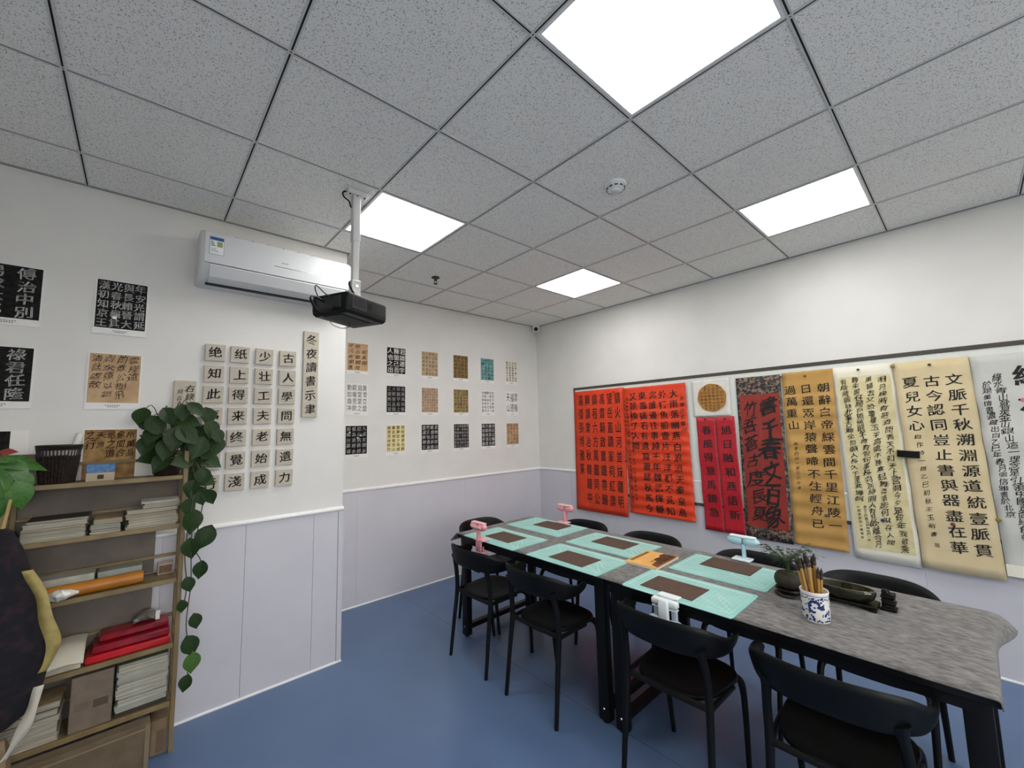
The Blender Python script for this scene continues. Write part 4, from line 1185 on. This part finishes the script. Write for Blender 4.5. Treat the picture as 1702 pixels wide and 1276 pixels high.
PCOL = {'cream':(206,200,180),'white':(222,220,212),'grey':(150,148,140),'dark':(62,56,50),'brown':(110,84,58),'green':(120,134,112),'blue':(120,136,150),'tan':(176,154,116),'teal':(170,190,186),'kraft':(126,104,80),'carton':(112,96,76),'red':(168,24,42)}
def PM(c): return mat('book_'+c, PCOL[c], 0.6, tuple(int(v*0.9) for v in PCOL[c]), 30)
M_pages = mat('page_edges', (186,180,162), 0.8, (140,134,118), 220, 2, stretch=(0.05,0.05,3))
def book(x0, x1, y0, y1, z, th, cover, label, group, rz=0.0, name='book'):
    o = tag(empty(name, ((x0+x1)/2,(y0+y1)/2,z+0.0003), (0,0,rz)), label, 'book', group)
    a, b = (x1-x0)/2, (y1-y0)/2
    MB().box((-a+0.003,-b+0.003,0.0016),(a-0.003,b,th-0.0016)).build('pages', M_pages, o)
    MB().box((-a,-b,0),(a,b,0.0016)).build('cover', PM(cover), o)
    MB().box((-a,-b,th-0.0016),(a,b,th)).build('cover', PM(cover), o)
    MB().box((-a,b-0.002,0.0016),(a,b,th-0.0016)).build('spine', PM(cover), o)
    return o
ORD = ['lowest','second','third','fourth','fifth','sixth','seventh','eighth','ninth','tenth','eleventh','twelfth','thirteenth']
def stack(x0, x1, y0, y1, z, items, where, group):
    n = len(items)
    for k, (th, c) in enumerate(items):
        j = rnd.uniform(-0.008,0.008); d = rnd.uniform(-0.008,0.006)
        od = 'topmost' if k == n-1 and n > 1 else ORD[k]
        book(x0+j, x1+j*0.5, y0+d, y1, z, th, c, f'{c} covered book, {od} of the {where}', group, rnd.uniform(-0.03,0.03))
        z += th+0.0006
    return z
T = TIER
stack(-4.265,-4.065,-1.0,-0.835,T[1],[(0.016,'white'),(0.014,'grey'),(0.016,'cream'),(0.012,'brown'),(0.020,'cream'),(0.012,'dark')],'left stack on the second tier','left stack on the second tier')
stack(-4.048,-3.945,-1.0,-0.838,T[1],[(0.012,'white'),(0.010,'dark'),(0.012,'teal'),(0.010,'green'),(0.012,'cream'),(0.010,'tan')],'middle stack on the second tier','middle stack on the second tier')
stack(-3.93,-3.735,-1.0,-0.835,T[1],[(0.014,'white'),(0.010,'cream'),(0.014,'white'),(0.010,'tan'),(0.014,'cream'),(0.010,'brown'),(0.016,'cream')],'right stack on the second tier','right stack on the second tier')
zt = T[1]+0.095
stack(-3.875,-3.728,-0.99,-0.842,zt,[(0.014,'cream'),(0.010,'grey'),(0.008,'white')],'short pile on top of the right stack','right stack on the second tier')

# third tier
pz = T[2]
def slab(name, lo, hi, m, label, cat, group=None, r=0.003, rz=0.0):
    c = [(lo[k]+hi[k])/2 for k in range(3)]
    o = MB().rbox([lo[k]-c[k] if k < 2 else 0 for k in range(3)], [hi[k]-c[k] if k < 2 else hi[2]-lo[2] for k in range(3)], r, n=2).build(name, m, None, 30, (c[0],c[1],lo[2]), (0,0,rz))
    return tag(o, label, cat, group)
slab('paper_ream', (-4.285,-0.942,pz+0.0005),(-4.03,-0.84,pz+0.085), mat('ream_grey',(186,186,172),0.8,(166,166,152),18), 'pale grey paper bundle at the left of the third tier', 'paper')
slab('folded_paper', (-4.02,-0.930,pz+0.0005),(-3.86,-0.84,pz+0.078), mat('fold_grey',(160,166,156),0.75,(138,144,136),14), 'folded grey-green paper behind the orange roll', 'paper')
rl = tag(empty('paper_roll', (-4.06,-0.975,pz+0.0295)), 'rolled orange-gold paper lying on the third tier', 'paper roll')
M_roll = mat('roll_orange',(196,130,42),0.45,(180,112,32),12)
MB().tube([(-0.215,0.0,0),(0.205,0.012,0.0)],0.029,24).build('outer_roll', M_roll, rl, 40)
MB().tube([(0.2045,0.012,0),(0.2065,0.0121,0.0)],0.024,20).build('roll_core', mat('roll_core',(150,104,50),0.7), rl)
MB().box((-0.2,-0.0305,-0.003),(0.2,-0.028,0.003),Matrix.Rotation(math.radians(1.6),4,'Z')).build('roll_seam', mat('roll_seam',(170,104,30),0.5), rl)
# crumpled plastic bag at the roll's end
cb2 = MB(); rr = random.Random(12)
rings = []
for k in range(9):
    t = k/8; r0 = 0.006+0.02*math.sin(math.pi*min(1,t*1.05))
    rings.append([((-0.05+0.1*t)+rr.uniform(-0.003,0.003), r0*math.cos(2*math.pi*q/12)*rr.uniform(0.75,1.2), 0.022+r0*math.sin(2*math.pi*q/12)*rr.uniform(0.75,1.1)) for q in range(12)])
zmin = min(v[2] for r_ in rings for v in r_)
rings = [[(a,b_,c_-zmin) for a,b_,c_ in r_] for r_ in rings]
tag(cb2.loft(rings).build('plastic_bag', mat('bag_white',(214,212,204),0.25), None, False, (-4.125,-1.0255,pz+0.0048)), 'crumpled white plastic bag in front of the orange roll', 'bag')
bx_ = tag(empty('small_box', (-3.765,-0.86,pz+0.0005)), 'small brown printed box at the right of the third tier', 'box')
MB().rbox((-0.032,-0.03,0),(0.032,0.03,0.052),0.002,n=1).build('carton', mat('smallbox',(176,158,140),0.6), bx_)
i = Ink(50); i.rect(-0.026,0.006,0.026,0.046); i.build('printed_face', mat('smallbox_print',(112,84,66),0.6,(96,70,54),60), bx_, lambda x, z: (x,-0.03,z), 0.0008)

# fourth tier: red packs, white sheet, clear bag
pz = T[3]
M_redp = mat('red_plastic',(158,18,38),0.28,(118,14,30),16,4,bump=0.5,bscale=26)
M_redp2 = mat('red_bright',(200,26,36),0.3,(176,20,32),14,4,bump=0.4,bscale=26)
zz = pz
for k, (x0,x1,y0,y1,th,m,lab) in enumerate(((-4.04,-3.735,-1.0,-0.842,0.034,M_redp2,'bright red plastic pack at the bottom of the red pile'),(-4.02,-3.738,-0.985,-0.842,0.034,M_redp,'dark red glossy pack in the middle of the red pile'),(-4.0,-3.742,-0.95,-0.842,0.03,M_redp,'dark red glossy pack on top of the red pile'))):
    slab('red_pack', (x0,y0,zz+0.0006),(x1,y1,zz+th), m, lab, 'packet', 'red packets on the fourth tier', 0.012, rnd.uniform(-0.02,0.02))
    zz += th+0.0012
ztop4 = zz
cbg = MB()
rings = []
for k in range(8):
    t = k/7; r0 = 0.010+0.018*math.sin(math.pi*t)
    rings.append([(-0.05+0.1*t, 0.03*math.cos(2*math.pi*q/12)*rr.uniform(0.8,1.15), max(0.0,r0+r0*math.sin(2*math.pi*q/12)*rr.uniform(0.85,1.1))) for q in range(12)])
o = tag(empty('clear_bag', (-3.83,-0.885,ztop4+0.0006)), 'clear plastic bag with a white tag on the red pile', 'bag')
cbg.loft(rings).build('bag_film', mat('film_grey',(150,140,132),0.2,trans=0.6), o)
MB().box((0.035,-0.034,0.002),(0.052,-0.032,0.045)).build('paper_tag', mat('tag_white',(226,222,214),0.6), o)
sh = MB()
def shp(u, v):
    x = -0.075+0.15*u; y = -0.19*(1-v)+0.0
    z = 0.088+0.02*math.sin(u*2.6)-0.085*max(0,(1-v)-0.55)**1.2*2.0
    return (x, y, z)
sh.grid(shp, 8, 12)
o = sh.build('curled_paper', mat('curl_white',(214,208,190),0.45,(200,192,172),10), None, True, (-4.115,-0.845,pz))
sd = o.modifiers.new('thickness','SOLIDIFY'); sd.thickness = 0.004
tag(o, 'curled white paper sheet left of the red pile', 'paper')
slab('paper_bundle', (-4.29,-0.995,pz+0.0005),(-4.05,-0.842,pz+0.036), PM('cream'), 'flat cream paper bundle under the curled white sheet', 'paper')

# fifth tier
pz = T[4]
stack(-4.29,-4.105,-1.0,-0.842,pz,[(0.03,'cream'),(0.05,'grey'),(0.022,'cream'),(0.03,'dark'),(0.026,'tan')],'left stack on the lowest tier','left stack on the lowest tier')
ct = tag(empty('storage_carton', (-4.005,-0.922,pz+0.0005)), 'grey-brown upright carton on the lowest tier', 'box')
MB().rbox((-0.07,-0.078,0),(0.07,0.078,0.235),0.003,n=1).build('carton_body', mat('carton_grey',(126,112,96),0.75,(114,100,86),18), ct)
i = Ink(51); i.rect(0.006,0.084,0.056,0.118); i.build('dark_label', mat('carton_label',(82,70,58),0.7), ct, lambda x, z: (x,-0.078,z), 0.0008)
i = Ink(52)
for k in range(4): i.rect(-0.055,0.09+k*0.008,-0.01,0.092+k*0.008)
i.build('printed_lines', mat('carton_print',(96,70,60),0.7), ct, lambda x, z: (x,-0.078,z), 0.0008)['kind'] = 'stuff'
zz = pz+0.02
slab('book_riser', (-3.925,-0.99,pz+0.0005),(-3.735,-0.842,pz+0.018), PM('dark'), 'dark folder under the magazine pile on the lowest tier', 'folder')
mc = ['white','teal','white','blue','white','teal','white','white','blue','white','teal','white','green']
for k, c in enumerate(mc):
    th = 0.012+0.004*(k % 3)
    j = rnd.uniform(-0.006,0.006)
    book(-3.922+j,-3.738+j*0.5,-1.0+rnd.uniform(-0.008,0.006),-0.842,zz,th,c, f'{c} magazine, {ORD[k] if k < 12 else "topmost"} from below in the lowest-tier magazine pile', 'magazines on the lowest tier', rnd.uniform(-0.02,0.02), 'magazine')
    zz += th+0.0006

# large flat carton standing in front at floor level
fb = tag(empty('floor_carton', (-4.04,-1.06,0.0)), 'large flat brown cardboard carton on the floor under the rack', 'box')
M_cart = mat('cardboard',(112,97,76),0.85,(98,84,64),14,4)
MB().rbox((-0.26,-0.03,0.0),(0.245,0.035,0.212),0.003,n=1).build('carton_body', M_cart, fb)
MB().box((-0.25,-0.0325,0.185),(0.235,-0.0295,0.192)).build('tape_strip', mat('tape',(132,116,92),0.5), fb)
MB().box((0.228,-0.034,0.0),(0.246,-0.0296,0.205)).build('edge_strip', mat('tape2',(126,112,90),0.6), fb)
sb = tag(empty('side_carton', (-3.755,-0.92,0.0)), 'narrow tan carton at the foot of the rack, right end', 'box')
MB().rbox((-0.035,-0.075,0.0),(0.028,0.10,0.16),0.003,n=1).build('carton_body', mat('cardboard_tan',(142,120,94),0.8,(126,104,80),14,4), sb)
MB().box((-0.012,-0.0765,0.01),(0.018,-0.0745,0.11)).build('printed_panel', mat('carton_dark',(112,92,72),0.8), sb)

# top tier: wicker basket with paper, blue box, boxes behind plant
pz = T[0]
wb = tag(empty('wicker_basket', (-4.182,-0.92,pz+0.0005)), 'dark brown woven basket on top of the rack', 'basket')
M_wick = mat('wicker',(34,22,20),0.5)
N = 36; hgt = 0.175
def br(z): return 0.056+0.018*(z/hgt)
MB().lathe([(0.054,0.0),(0.056,0.004),(0.01,0.006)],n=28).build('basket_base', M_wick, wb)
rbs = MB()
for k in range(N):
    a = 2*math.pi*k/N
    rbs.tube([(br(0)*math.cos(a),br(0)*math.sin(a),0.002),(br(hgt)*math.cos(a),br(hgt)*math.sin(a),hgt)],0.0024,5)
rbs.build('upright_canes', M_wick, wb)['kind'] = 'stuff'
wv = MB()
z = 0.006; row = 0
while z < hgt:
    if not (0.128 < z < 0.156):
        P = []
        for k in range(N*2+1):
            a = 2*math.pi*k/(N*2); w_ = 0.0024*math.cos(math.pi*k+math.pi*(row % 2)) if k % 2 == 0 else 0
            rr_ = br(z)+(0.0025 if (k//2+row) % 2 else -0.0025)
            P.append((rr_*math.cos(a), rr_*math.sin(a), z))
        wv.tube(P, 0.0025, 4)
    z += 0.0052; row += 1
wv.build('woven_strands', M_wick, wb)['kind'] = 'stuff'
MB().tube([(br(hgt)*math.cos(2*math.pi*k/36),br(hgt)*math.sin(2*math.pi*k/36),hgt) for k in range(37)],0.0048,8).build('basket_rim', M_wick, wb, True)
pr_ = tag(empty('paper_twist', (-4.15,-0.915,pz+0.01)), 'rolled white paper sticking out of the woven basket', 'paper')
MB().tube([(-0.005,0,0),(0.012,0.0,0.12),(0.03,0.0,0.222)],[0.012,0.013,0.014],10).build('roll', mat('tissue',(226,226,220),0.7), pr_, 50)
MB().tube([(0.0295,0,0.2215),(0.0301,0,0.2235)],[0.010,0.010],10).build('roll_hollow', mat('tissue_in',(170,170,164),0.8), pr_)

bb = tag(empty('printed_box', (-4.035,-0.945,pz+0.0005)), 'small blue and beige box on top of the rack', 'box')
MB().rbox((-0.05,-0.03,0),(0.05,0.03,0.04),0.002,n=1).build('beige_half', mat('box_beige',(176,162,136),0.6), bb)
MB().rbox((-0.0505,-0.0305,0.04),(0.0505,0.0305,0.08),0.002,n=1).build('blue_half', mat('box_blue',(66,104,150),0.6,(88,130,172),90), bb)
i = Ink(53); i.rect(-0.01,0.01,0.012,0.03); i.build('printed_mark', M_inkb, bb, lambda x, z: (x,-0.03,z), 0.0010)
lb = tag(empty('lidded_box', (-4.36,-0.86,pz+0.0005)), 'pale box with a brown lid behind the basket and leaves', 'box')
MB().rbox((-0.14,-0.03,0),(0.115,0.03,0.118),0.002,n=1).build('box_body', mat('box_pale',(176,172,158),0.7), lb)
MB().rbox((-0.142,-0.032,0.118),(0.117,0.032,0.138),0.002,n=1).build('box_lid', mat('box_lid',(112,78,64),0.6), lb)

# ------------------------------------------------------------------ plants on the rack
M_leaf = mat('leaf_green',(42,66,28),0.5,(26,46,20),14,3,spec=0.25)
M_leaf2 = mat('leaf_light',(76,112,48),0.5,(58,92,38),14,3,spec=0.25)
M_stem = mat('vine_stem',(74,70,44),0.6)
def leaf_mesh(m, fold=0.25, curl=0.3):
    mb = MB(); rows = 8; vs = []
    prof = [0.0,0.62,0.92,1.0,0.94,0.78,0.52,0.24,0.0]
    for r in range(rows+1):
        t = r/rows; hw_ = 0.42*prof[r]
        for c in range(5):
            s = (c-2)/2
            back = 0.14*abs(s)**1.5*(1 if r <= 2 else 0)*(1-t*2.2 if t < 0.45 else 0)
            vs.append((s*hw_, t-back, fold*abs(s)*hw_-curl*t*t*0.5))
    fs = [(r*5+c, r*5+c+1, (r+1)*5+c+1, (r+1)*5+c) for r in range(rows) for c in range(4)]
    mb.add(vs, fs)
    return mb.mesh('leaf', m, True)
LM = [leaf_mesh(M_leaf,0.25,0.3), leaf_mesh(M_leaf,0.4,0.5), leaf_mesh(M_leaf2,0.2,0.25), leaf_mesh(M_leaf,0.1,0.1)]
def put_leaf(parent, p, size, tipdir, normal, k):
    y = Vector(tipdir).normalized(); n_ = Vector(normal)
    n_ = (n_-y*n_.dot(y)).normalized(); x = y.cross(n_)
    o = bpy.data.objects.new('leaf', LM[k]); COL.objects.link(o); o.parent = parent
    o.matrix_local = Matrix.Translation(Vector(p)) @ Matrix((x, y, n_)).transposed().to_4x4() @ Matrix.Diagonal((size*0.95,size,size,1))
    return o
ro = random.Random(21)
pt = Vector((-3.785,-0.905,pz+0.0005))
po = tag(empty('pothos_plant', tuple(pt)), 'dark green pothos trailing down the right end of the rack', 'plant')
MB().lathe([(0.05,0.0),(0.054,0.004),(0.066,0.085),(0.07,0.09),(0.068,0.096),(0.06,0.094),(0.056,0.08),(0.01,0.078)],n=24).build('pot', mat('pot_brown',(42,30,26),0.5), po, 50)
camd = Vector((-3.9,-3.8,1.56))
def W(p): return Vector(p)-pt
cl_ = [(-3.905,1.655,0.10),(-3.84,1.60,0.11),(-3.77,1.53,0.12),(-3.705,1.625,0.11),(-3.625,1.65,0.10),(-3.645,1.545,0.12),(-3.58,1.485,0.11),(-3.60,1.405,0.11),(-3.735,1.42,0.11),(-3.82,1.41,0.10),(-3.62,1.31,0.10),(-3.88,1.50,0.10),(-3.79,1.65,0.10),(-3.67,1.48,0.12),(-3.71,1.55,0.12),(-3.80,1.48,0.11),(-3.86,1.555,0.10),(-3.575,1.54,0.09),(-3.66,1.39,0.1),(-3.68,1.69,0.09),(-3.75,1.60,0.11),(-3.74,1.67,0.09),(-3.61,1.58,0.10),(-3.87,1.44,0.09),(-3.69,1.34,0.10),(-3.64,1.44,0.10)]
for k, (x, z_, s) in enumerate(cl_):
    y = -0.98-ro.uniform(0.0,0.07)+0.9*abs(x+3.73)**1.5
    out = Vector((x+3.74, -0.25, (z_-1.5)*0.6))
    nrm = (out.normalized()*0.8+Vector((0.05,-0.8,0.55))).normalized()
    tip = Vector((ro.uniform(-0.6,0.6)+(x+3.74)*2.0, -0.25, -0.9+ro.uniform(-0.2,0.9)))
    p = W((x,y,z_))-tip.normalized()*s*0.5
    put_leaf(po, p, s, tip, nrm, ro.choice((0,0,1,3)))
    st = catmull([(ro.uniform(-0.03,0.03),ro.uniform(-0.03,0.03),0.085),tuple(Vector((p.x*0.6,p.y*0.7,max(0.1,p.z)*0.9+0.04))),tuple(p)],4)
    MB().tube(st,0.0022,5).build('stem', M_stem, po, True)
for k in range(22):   # inner fill leaves
    x = ro.uniform(-3.87,-3.60); z_ = ro.uniform(1.43,1.66); s = ro.uniform(0.07,0.1)
    nrm = Vector((ro.uniform(-0.6,0.6),-0.7,ro.uniform(0.0,0.9))); tip = Vector((ro.uniform(-1,1),-0.2,ro.uniform(-1,0.5)))
    put_leaf(po, W((x,-0.90-ro.uniform(-0.03,0.06),z_))-tip.normalized()*s*0.5, s, tip, nrm, ro.choice((0,1,3)))
vines = [[(-3.70,-0.95,1.46),(-3.655,-1.04,1.36),(-3.668,-1.05,1.2),(-3.676,-1.05,1.0),(-3.668,-1.05,0.8),(-3.678,-1.05,0.6),(-3.66,-1.05,0.46),(-3.664,-1.05,0.30)],
         [(-3.68,-0.95,1.44),(-3.63,-1.03,1.34),(-3.64,-1.05,1.15),(-3.66,-1.05,0.98),(-3.632,-1.05,0.90),(-3.634,-1.05,0.82)],
         [(-3.69,-0.96,1.42),(-3.675,-1.05,1.3),(-3.69,-1.055,1.1),(-3.70,-1.055,0.95),(-3.685,-1.055,0.78),(-3.70,-1.05,0.66)]]
for v_ in vines:
    MB().tube([tuple(W(q)) for q in catmull(v_,5)],0.0028,6).build('vine', M_stem, po, True)
for (x, z_, s, k, tx) in ((-3.65,1.23,0.10,0,0.3),(-3.69,1.27,0.09,1,-0.3),(-3.678,1.10,0.12,0,0.0),(-3.625,1.01,0.12,0,-0.5),(-3.677,0.965,0.10,1,0.1),(-3.634,0.85,0.085,1,-0.2),(-3.677,0.79,0.075,0,0.25),(-3.70,0.69,0.06,1,0.1),(-3.641,0.60,0.075,0,0.2),(-3.655,0.485,0.10,0,0.35),(-3.648,0.40,0.095,2,0.0),(-3.671,0.312,0.075,0,-0.3),(-3.605,1.22,0.08,1,0.4),(-3.64,1.33,0.09,0,0.2),(-3.70,1.18,0.08,3,-0.1)):
    tip = Vector((tx,-0.1,-1)); nrm = Vector((ro.uniform(-0.4,0.4),-1,0.25))
    put_leaf(po, W((x,-1.06,z_))-tip.normalized()*s*0.5, s, tip, nrm, k)

pq = Vector((-4.40,-0.955,pz+0.0005))
p2 = tag(empty('leafy_plant', tuple(pq)), 'bright green leafy plant at the left picture edge', 'plant')
MB().lathe([(0.04,0.0),(0.043,0.003),(0.05,0.06),(0.053,0.066),(0.05,0.07),(0.044,0.066),(0.01,0.062)],n=22).build('pot', mat('pot_clay',(120,84,66),0.6), p2, 50)
LM.append(leaf_mesh(mat('leaf_bright',(74,122,46),0.4,(54,98,40),10,3),0.15,0.7))
for (x, y, z_, s, tip, nrm) in ((-4.31,-1.05,1.40,0.15,(0.25,-0.35,-0.9),(0.1,-0.9,0.4)),(-4.36,-1.07,1.35,0.16,(-0.1,-0.3,-1),(0,-0.9,0.3)),(-4.275,-1.04,1.36,0.13,(0.5,-0.2,-0.85),(0.5,-0.8,0.3)),(-4.29,-1.0,1.455,0.16,(1,-0.2,0.05),(0,-0.5,0.9)),(-4.40,-1.05,1.42,0.14,(-0.5,-0.4,-0.7),(-0.3,-0.8,0.5)),(-4.335,-1.0,1.47,0.13,(0.3,-0.5,0.2),(0,-0.3,1)),(-4.33,-1.06,1.29,0.13,(0.1,-0.1,-1),(0.1,-1,0.1)),(-4.27,-1.05,1.31,0.11,(0.3,-0.1,-1),(0.4,-0.9,0.1)),(-4.42,-1.03,1.33,0.14,(-0.3,-0.2,-0.9),(-0.2,-0.9,0.3))):
    tp = Vector(tip).normalized(); q = Vector((x,y,z_))-pq-tp*s*0.5
    put_leaf(p2, q, s, tip, nrm, 4)
    MB().tube(catmull([(0,0,0.06),(q.x*0.5,q.y*0.5,max(q.z,0.06)+0.04),tuple(q)],4),0.0025,5).build('stem', M_stem, p2, True)
put_leaf(p2, Vector((-4.36,-0.99,1.49))-pq, 0.07, (0.8,-0.3,0.2), (0,-0.6,0.8), 4).data = (lambda m: m)(leaf_mesh(mat('leaf_red',(150,60,44),0.5),0.2,0.2))

# ------------------------------------------------------------------ cloth bag hanging at the left edge
hb = tag(empty('cloth_bag', (-4.30,-1.14,0.42)), 'dark navy patterned cloth bag hanging at the left edge', 'bag')
M_navy = mat('navy_cloth',(16,17,24),0.95,(48,32,38),26,5,lo=0.45,hi=0.75,bump=0.6,bscale=60)
rings = []
NB = 20
zs = [(0.0,0.075),(0.03,0.11),(0.10,0.14),(0.2,0.155),(0.33,0.152),(0.45,0.13),(0.56,0.10),(0.68,0.062),(0.76,0.03),(0.775,0.012)]
for z_, r in zs:
    rings.append([((r*(1+0.06*math.sin(5*2*math.pi*q/NB+z_*9)))*math.cos(2*math.pi*q/NB), 0.085*(r/0.155)**0.8*math.sin(2*math.pi*q/NB)*(1+0.1*math.cos(4*2*math.pi*q/NB)), z_) for q in range(NB)])
MB().loft(rings).build('bag_body', M_navy, hb, 60)
MB().tube(catmull([(0.0,0.0,0.77),(0.004,0.03,0.83),(0.0,0.105,0.895),(0.0,0.125,0.90)],5),0.006,6).build('drawstring', mat('cord_tan',(170,150,96),0.7), hb, True)
M_rib = mat('ribbon_yellow',(176,160,96),0.6,(150,134,76),20)
def ribbon(name, pts, w, m):
    P = catmull(pts, 6); mb = MB(); vs = []
    for k, q in enumerate(P):
        t = k/(len(P)-1); a = 0.7*math.sin(6*t)
        d = Vector((math.cos(a), -math.sin(a)*0.6, 0.15*math.sin(9*t)))*w*(0.6+0.4*math.sin(3.1*t+0.3))
        vs += [tuple(Vector(q)-d/2), tuple(Vector(q)+d/2)]
    mb.add(vs, [(2*k,2*k+1,2*k+3,2*k+2) for k in range(len(P)-1)])
    o = mb.build(name, m, hb, True)
    s_ = o.modifiers.new('thickness','SOLIDIFY'); s_.thickness = 0.002
ribbon('ribbon', [(0.08,-0.03,0.60),(0.128,-0.045,0.50),(0.148,-0.05,0.40),(0.175,-0.05,0.30),(0.165,-0.05,0.23),(0.15,-0.05,0.19)], 0.05, M_rib)
ribbon('white_strap', [(0.145,-0.05,0.14),(0.13,-0.06,0.05),(0.10,-0.06,-0.04),(0.06,-0.06,-0.11)], 0.04, mat('strap_white',(196,190,174),0.7))
tb = tag(empty('paper_bag', (-4.33,-1.16,0.0)), 'tan bag on the floor at the lower left corner', 'bag')
MB().loft([[(-0.13,-0.06,0),(0.12,-0.06,0),(0.12,0.05,0),(-0.13,0.05,0)],[(-0.135,-0.065,0.2),(0.115,-0.065,0.2),(0.115,0.05,0.2),(-0.135,0.05,0.2)],[(-0.12,-0.04,0.36),(0.105,-0.04,0.34),(0.105,0.03,0.34),(-0.12,0.03,0.36)],[(-0.11,-0.012,0.41),(0.095,-0.012,0.385),(0.095,0.006,0.385),(-0.11,0.006,0.41)]]).build('bag_body', mat('tote_tan',(136,116,90),0.8,(120,100,76),12), tb, 30)
ribm = MB().tube(catmull([(-0.04,0,0.40),(-0.03,-0.005,0.44),(0.0,-0.005,0.45),(0.03,-0.005,0.43),(0.04,0,0.39)],4),0.004,6).build('bag_handle', MATS['cord_tan'], tb, True)

# scratch glyph object is not part of the scene
bpy.data.objects.remove(_fo); bpy.data.curves.remove(_fc)
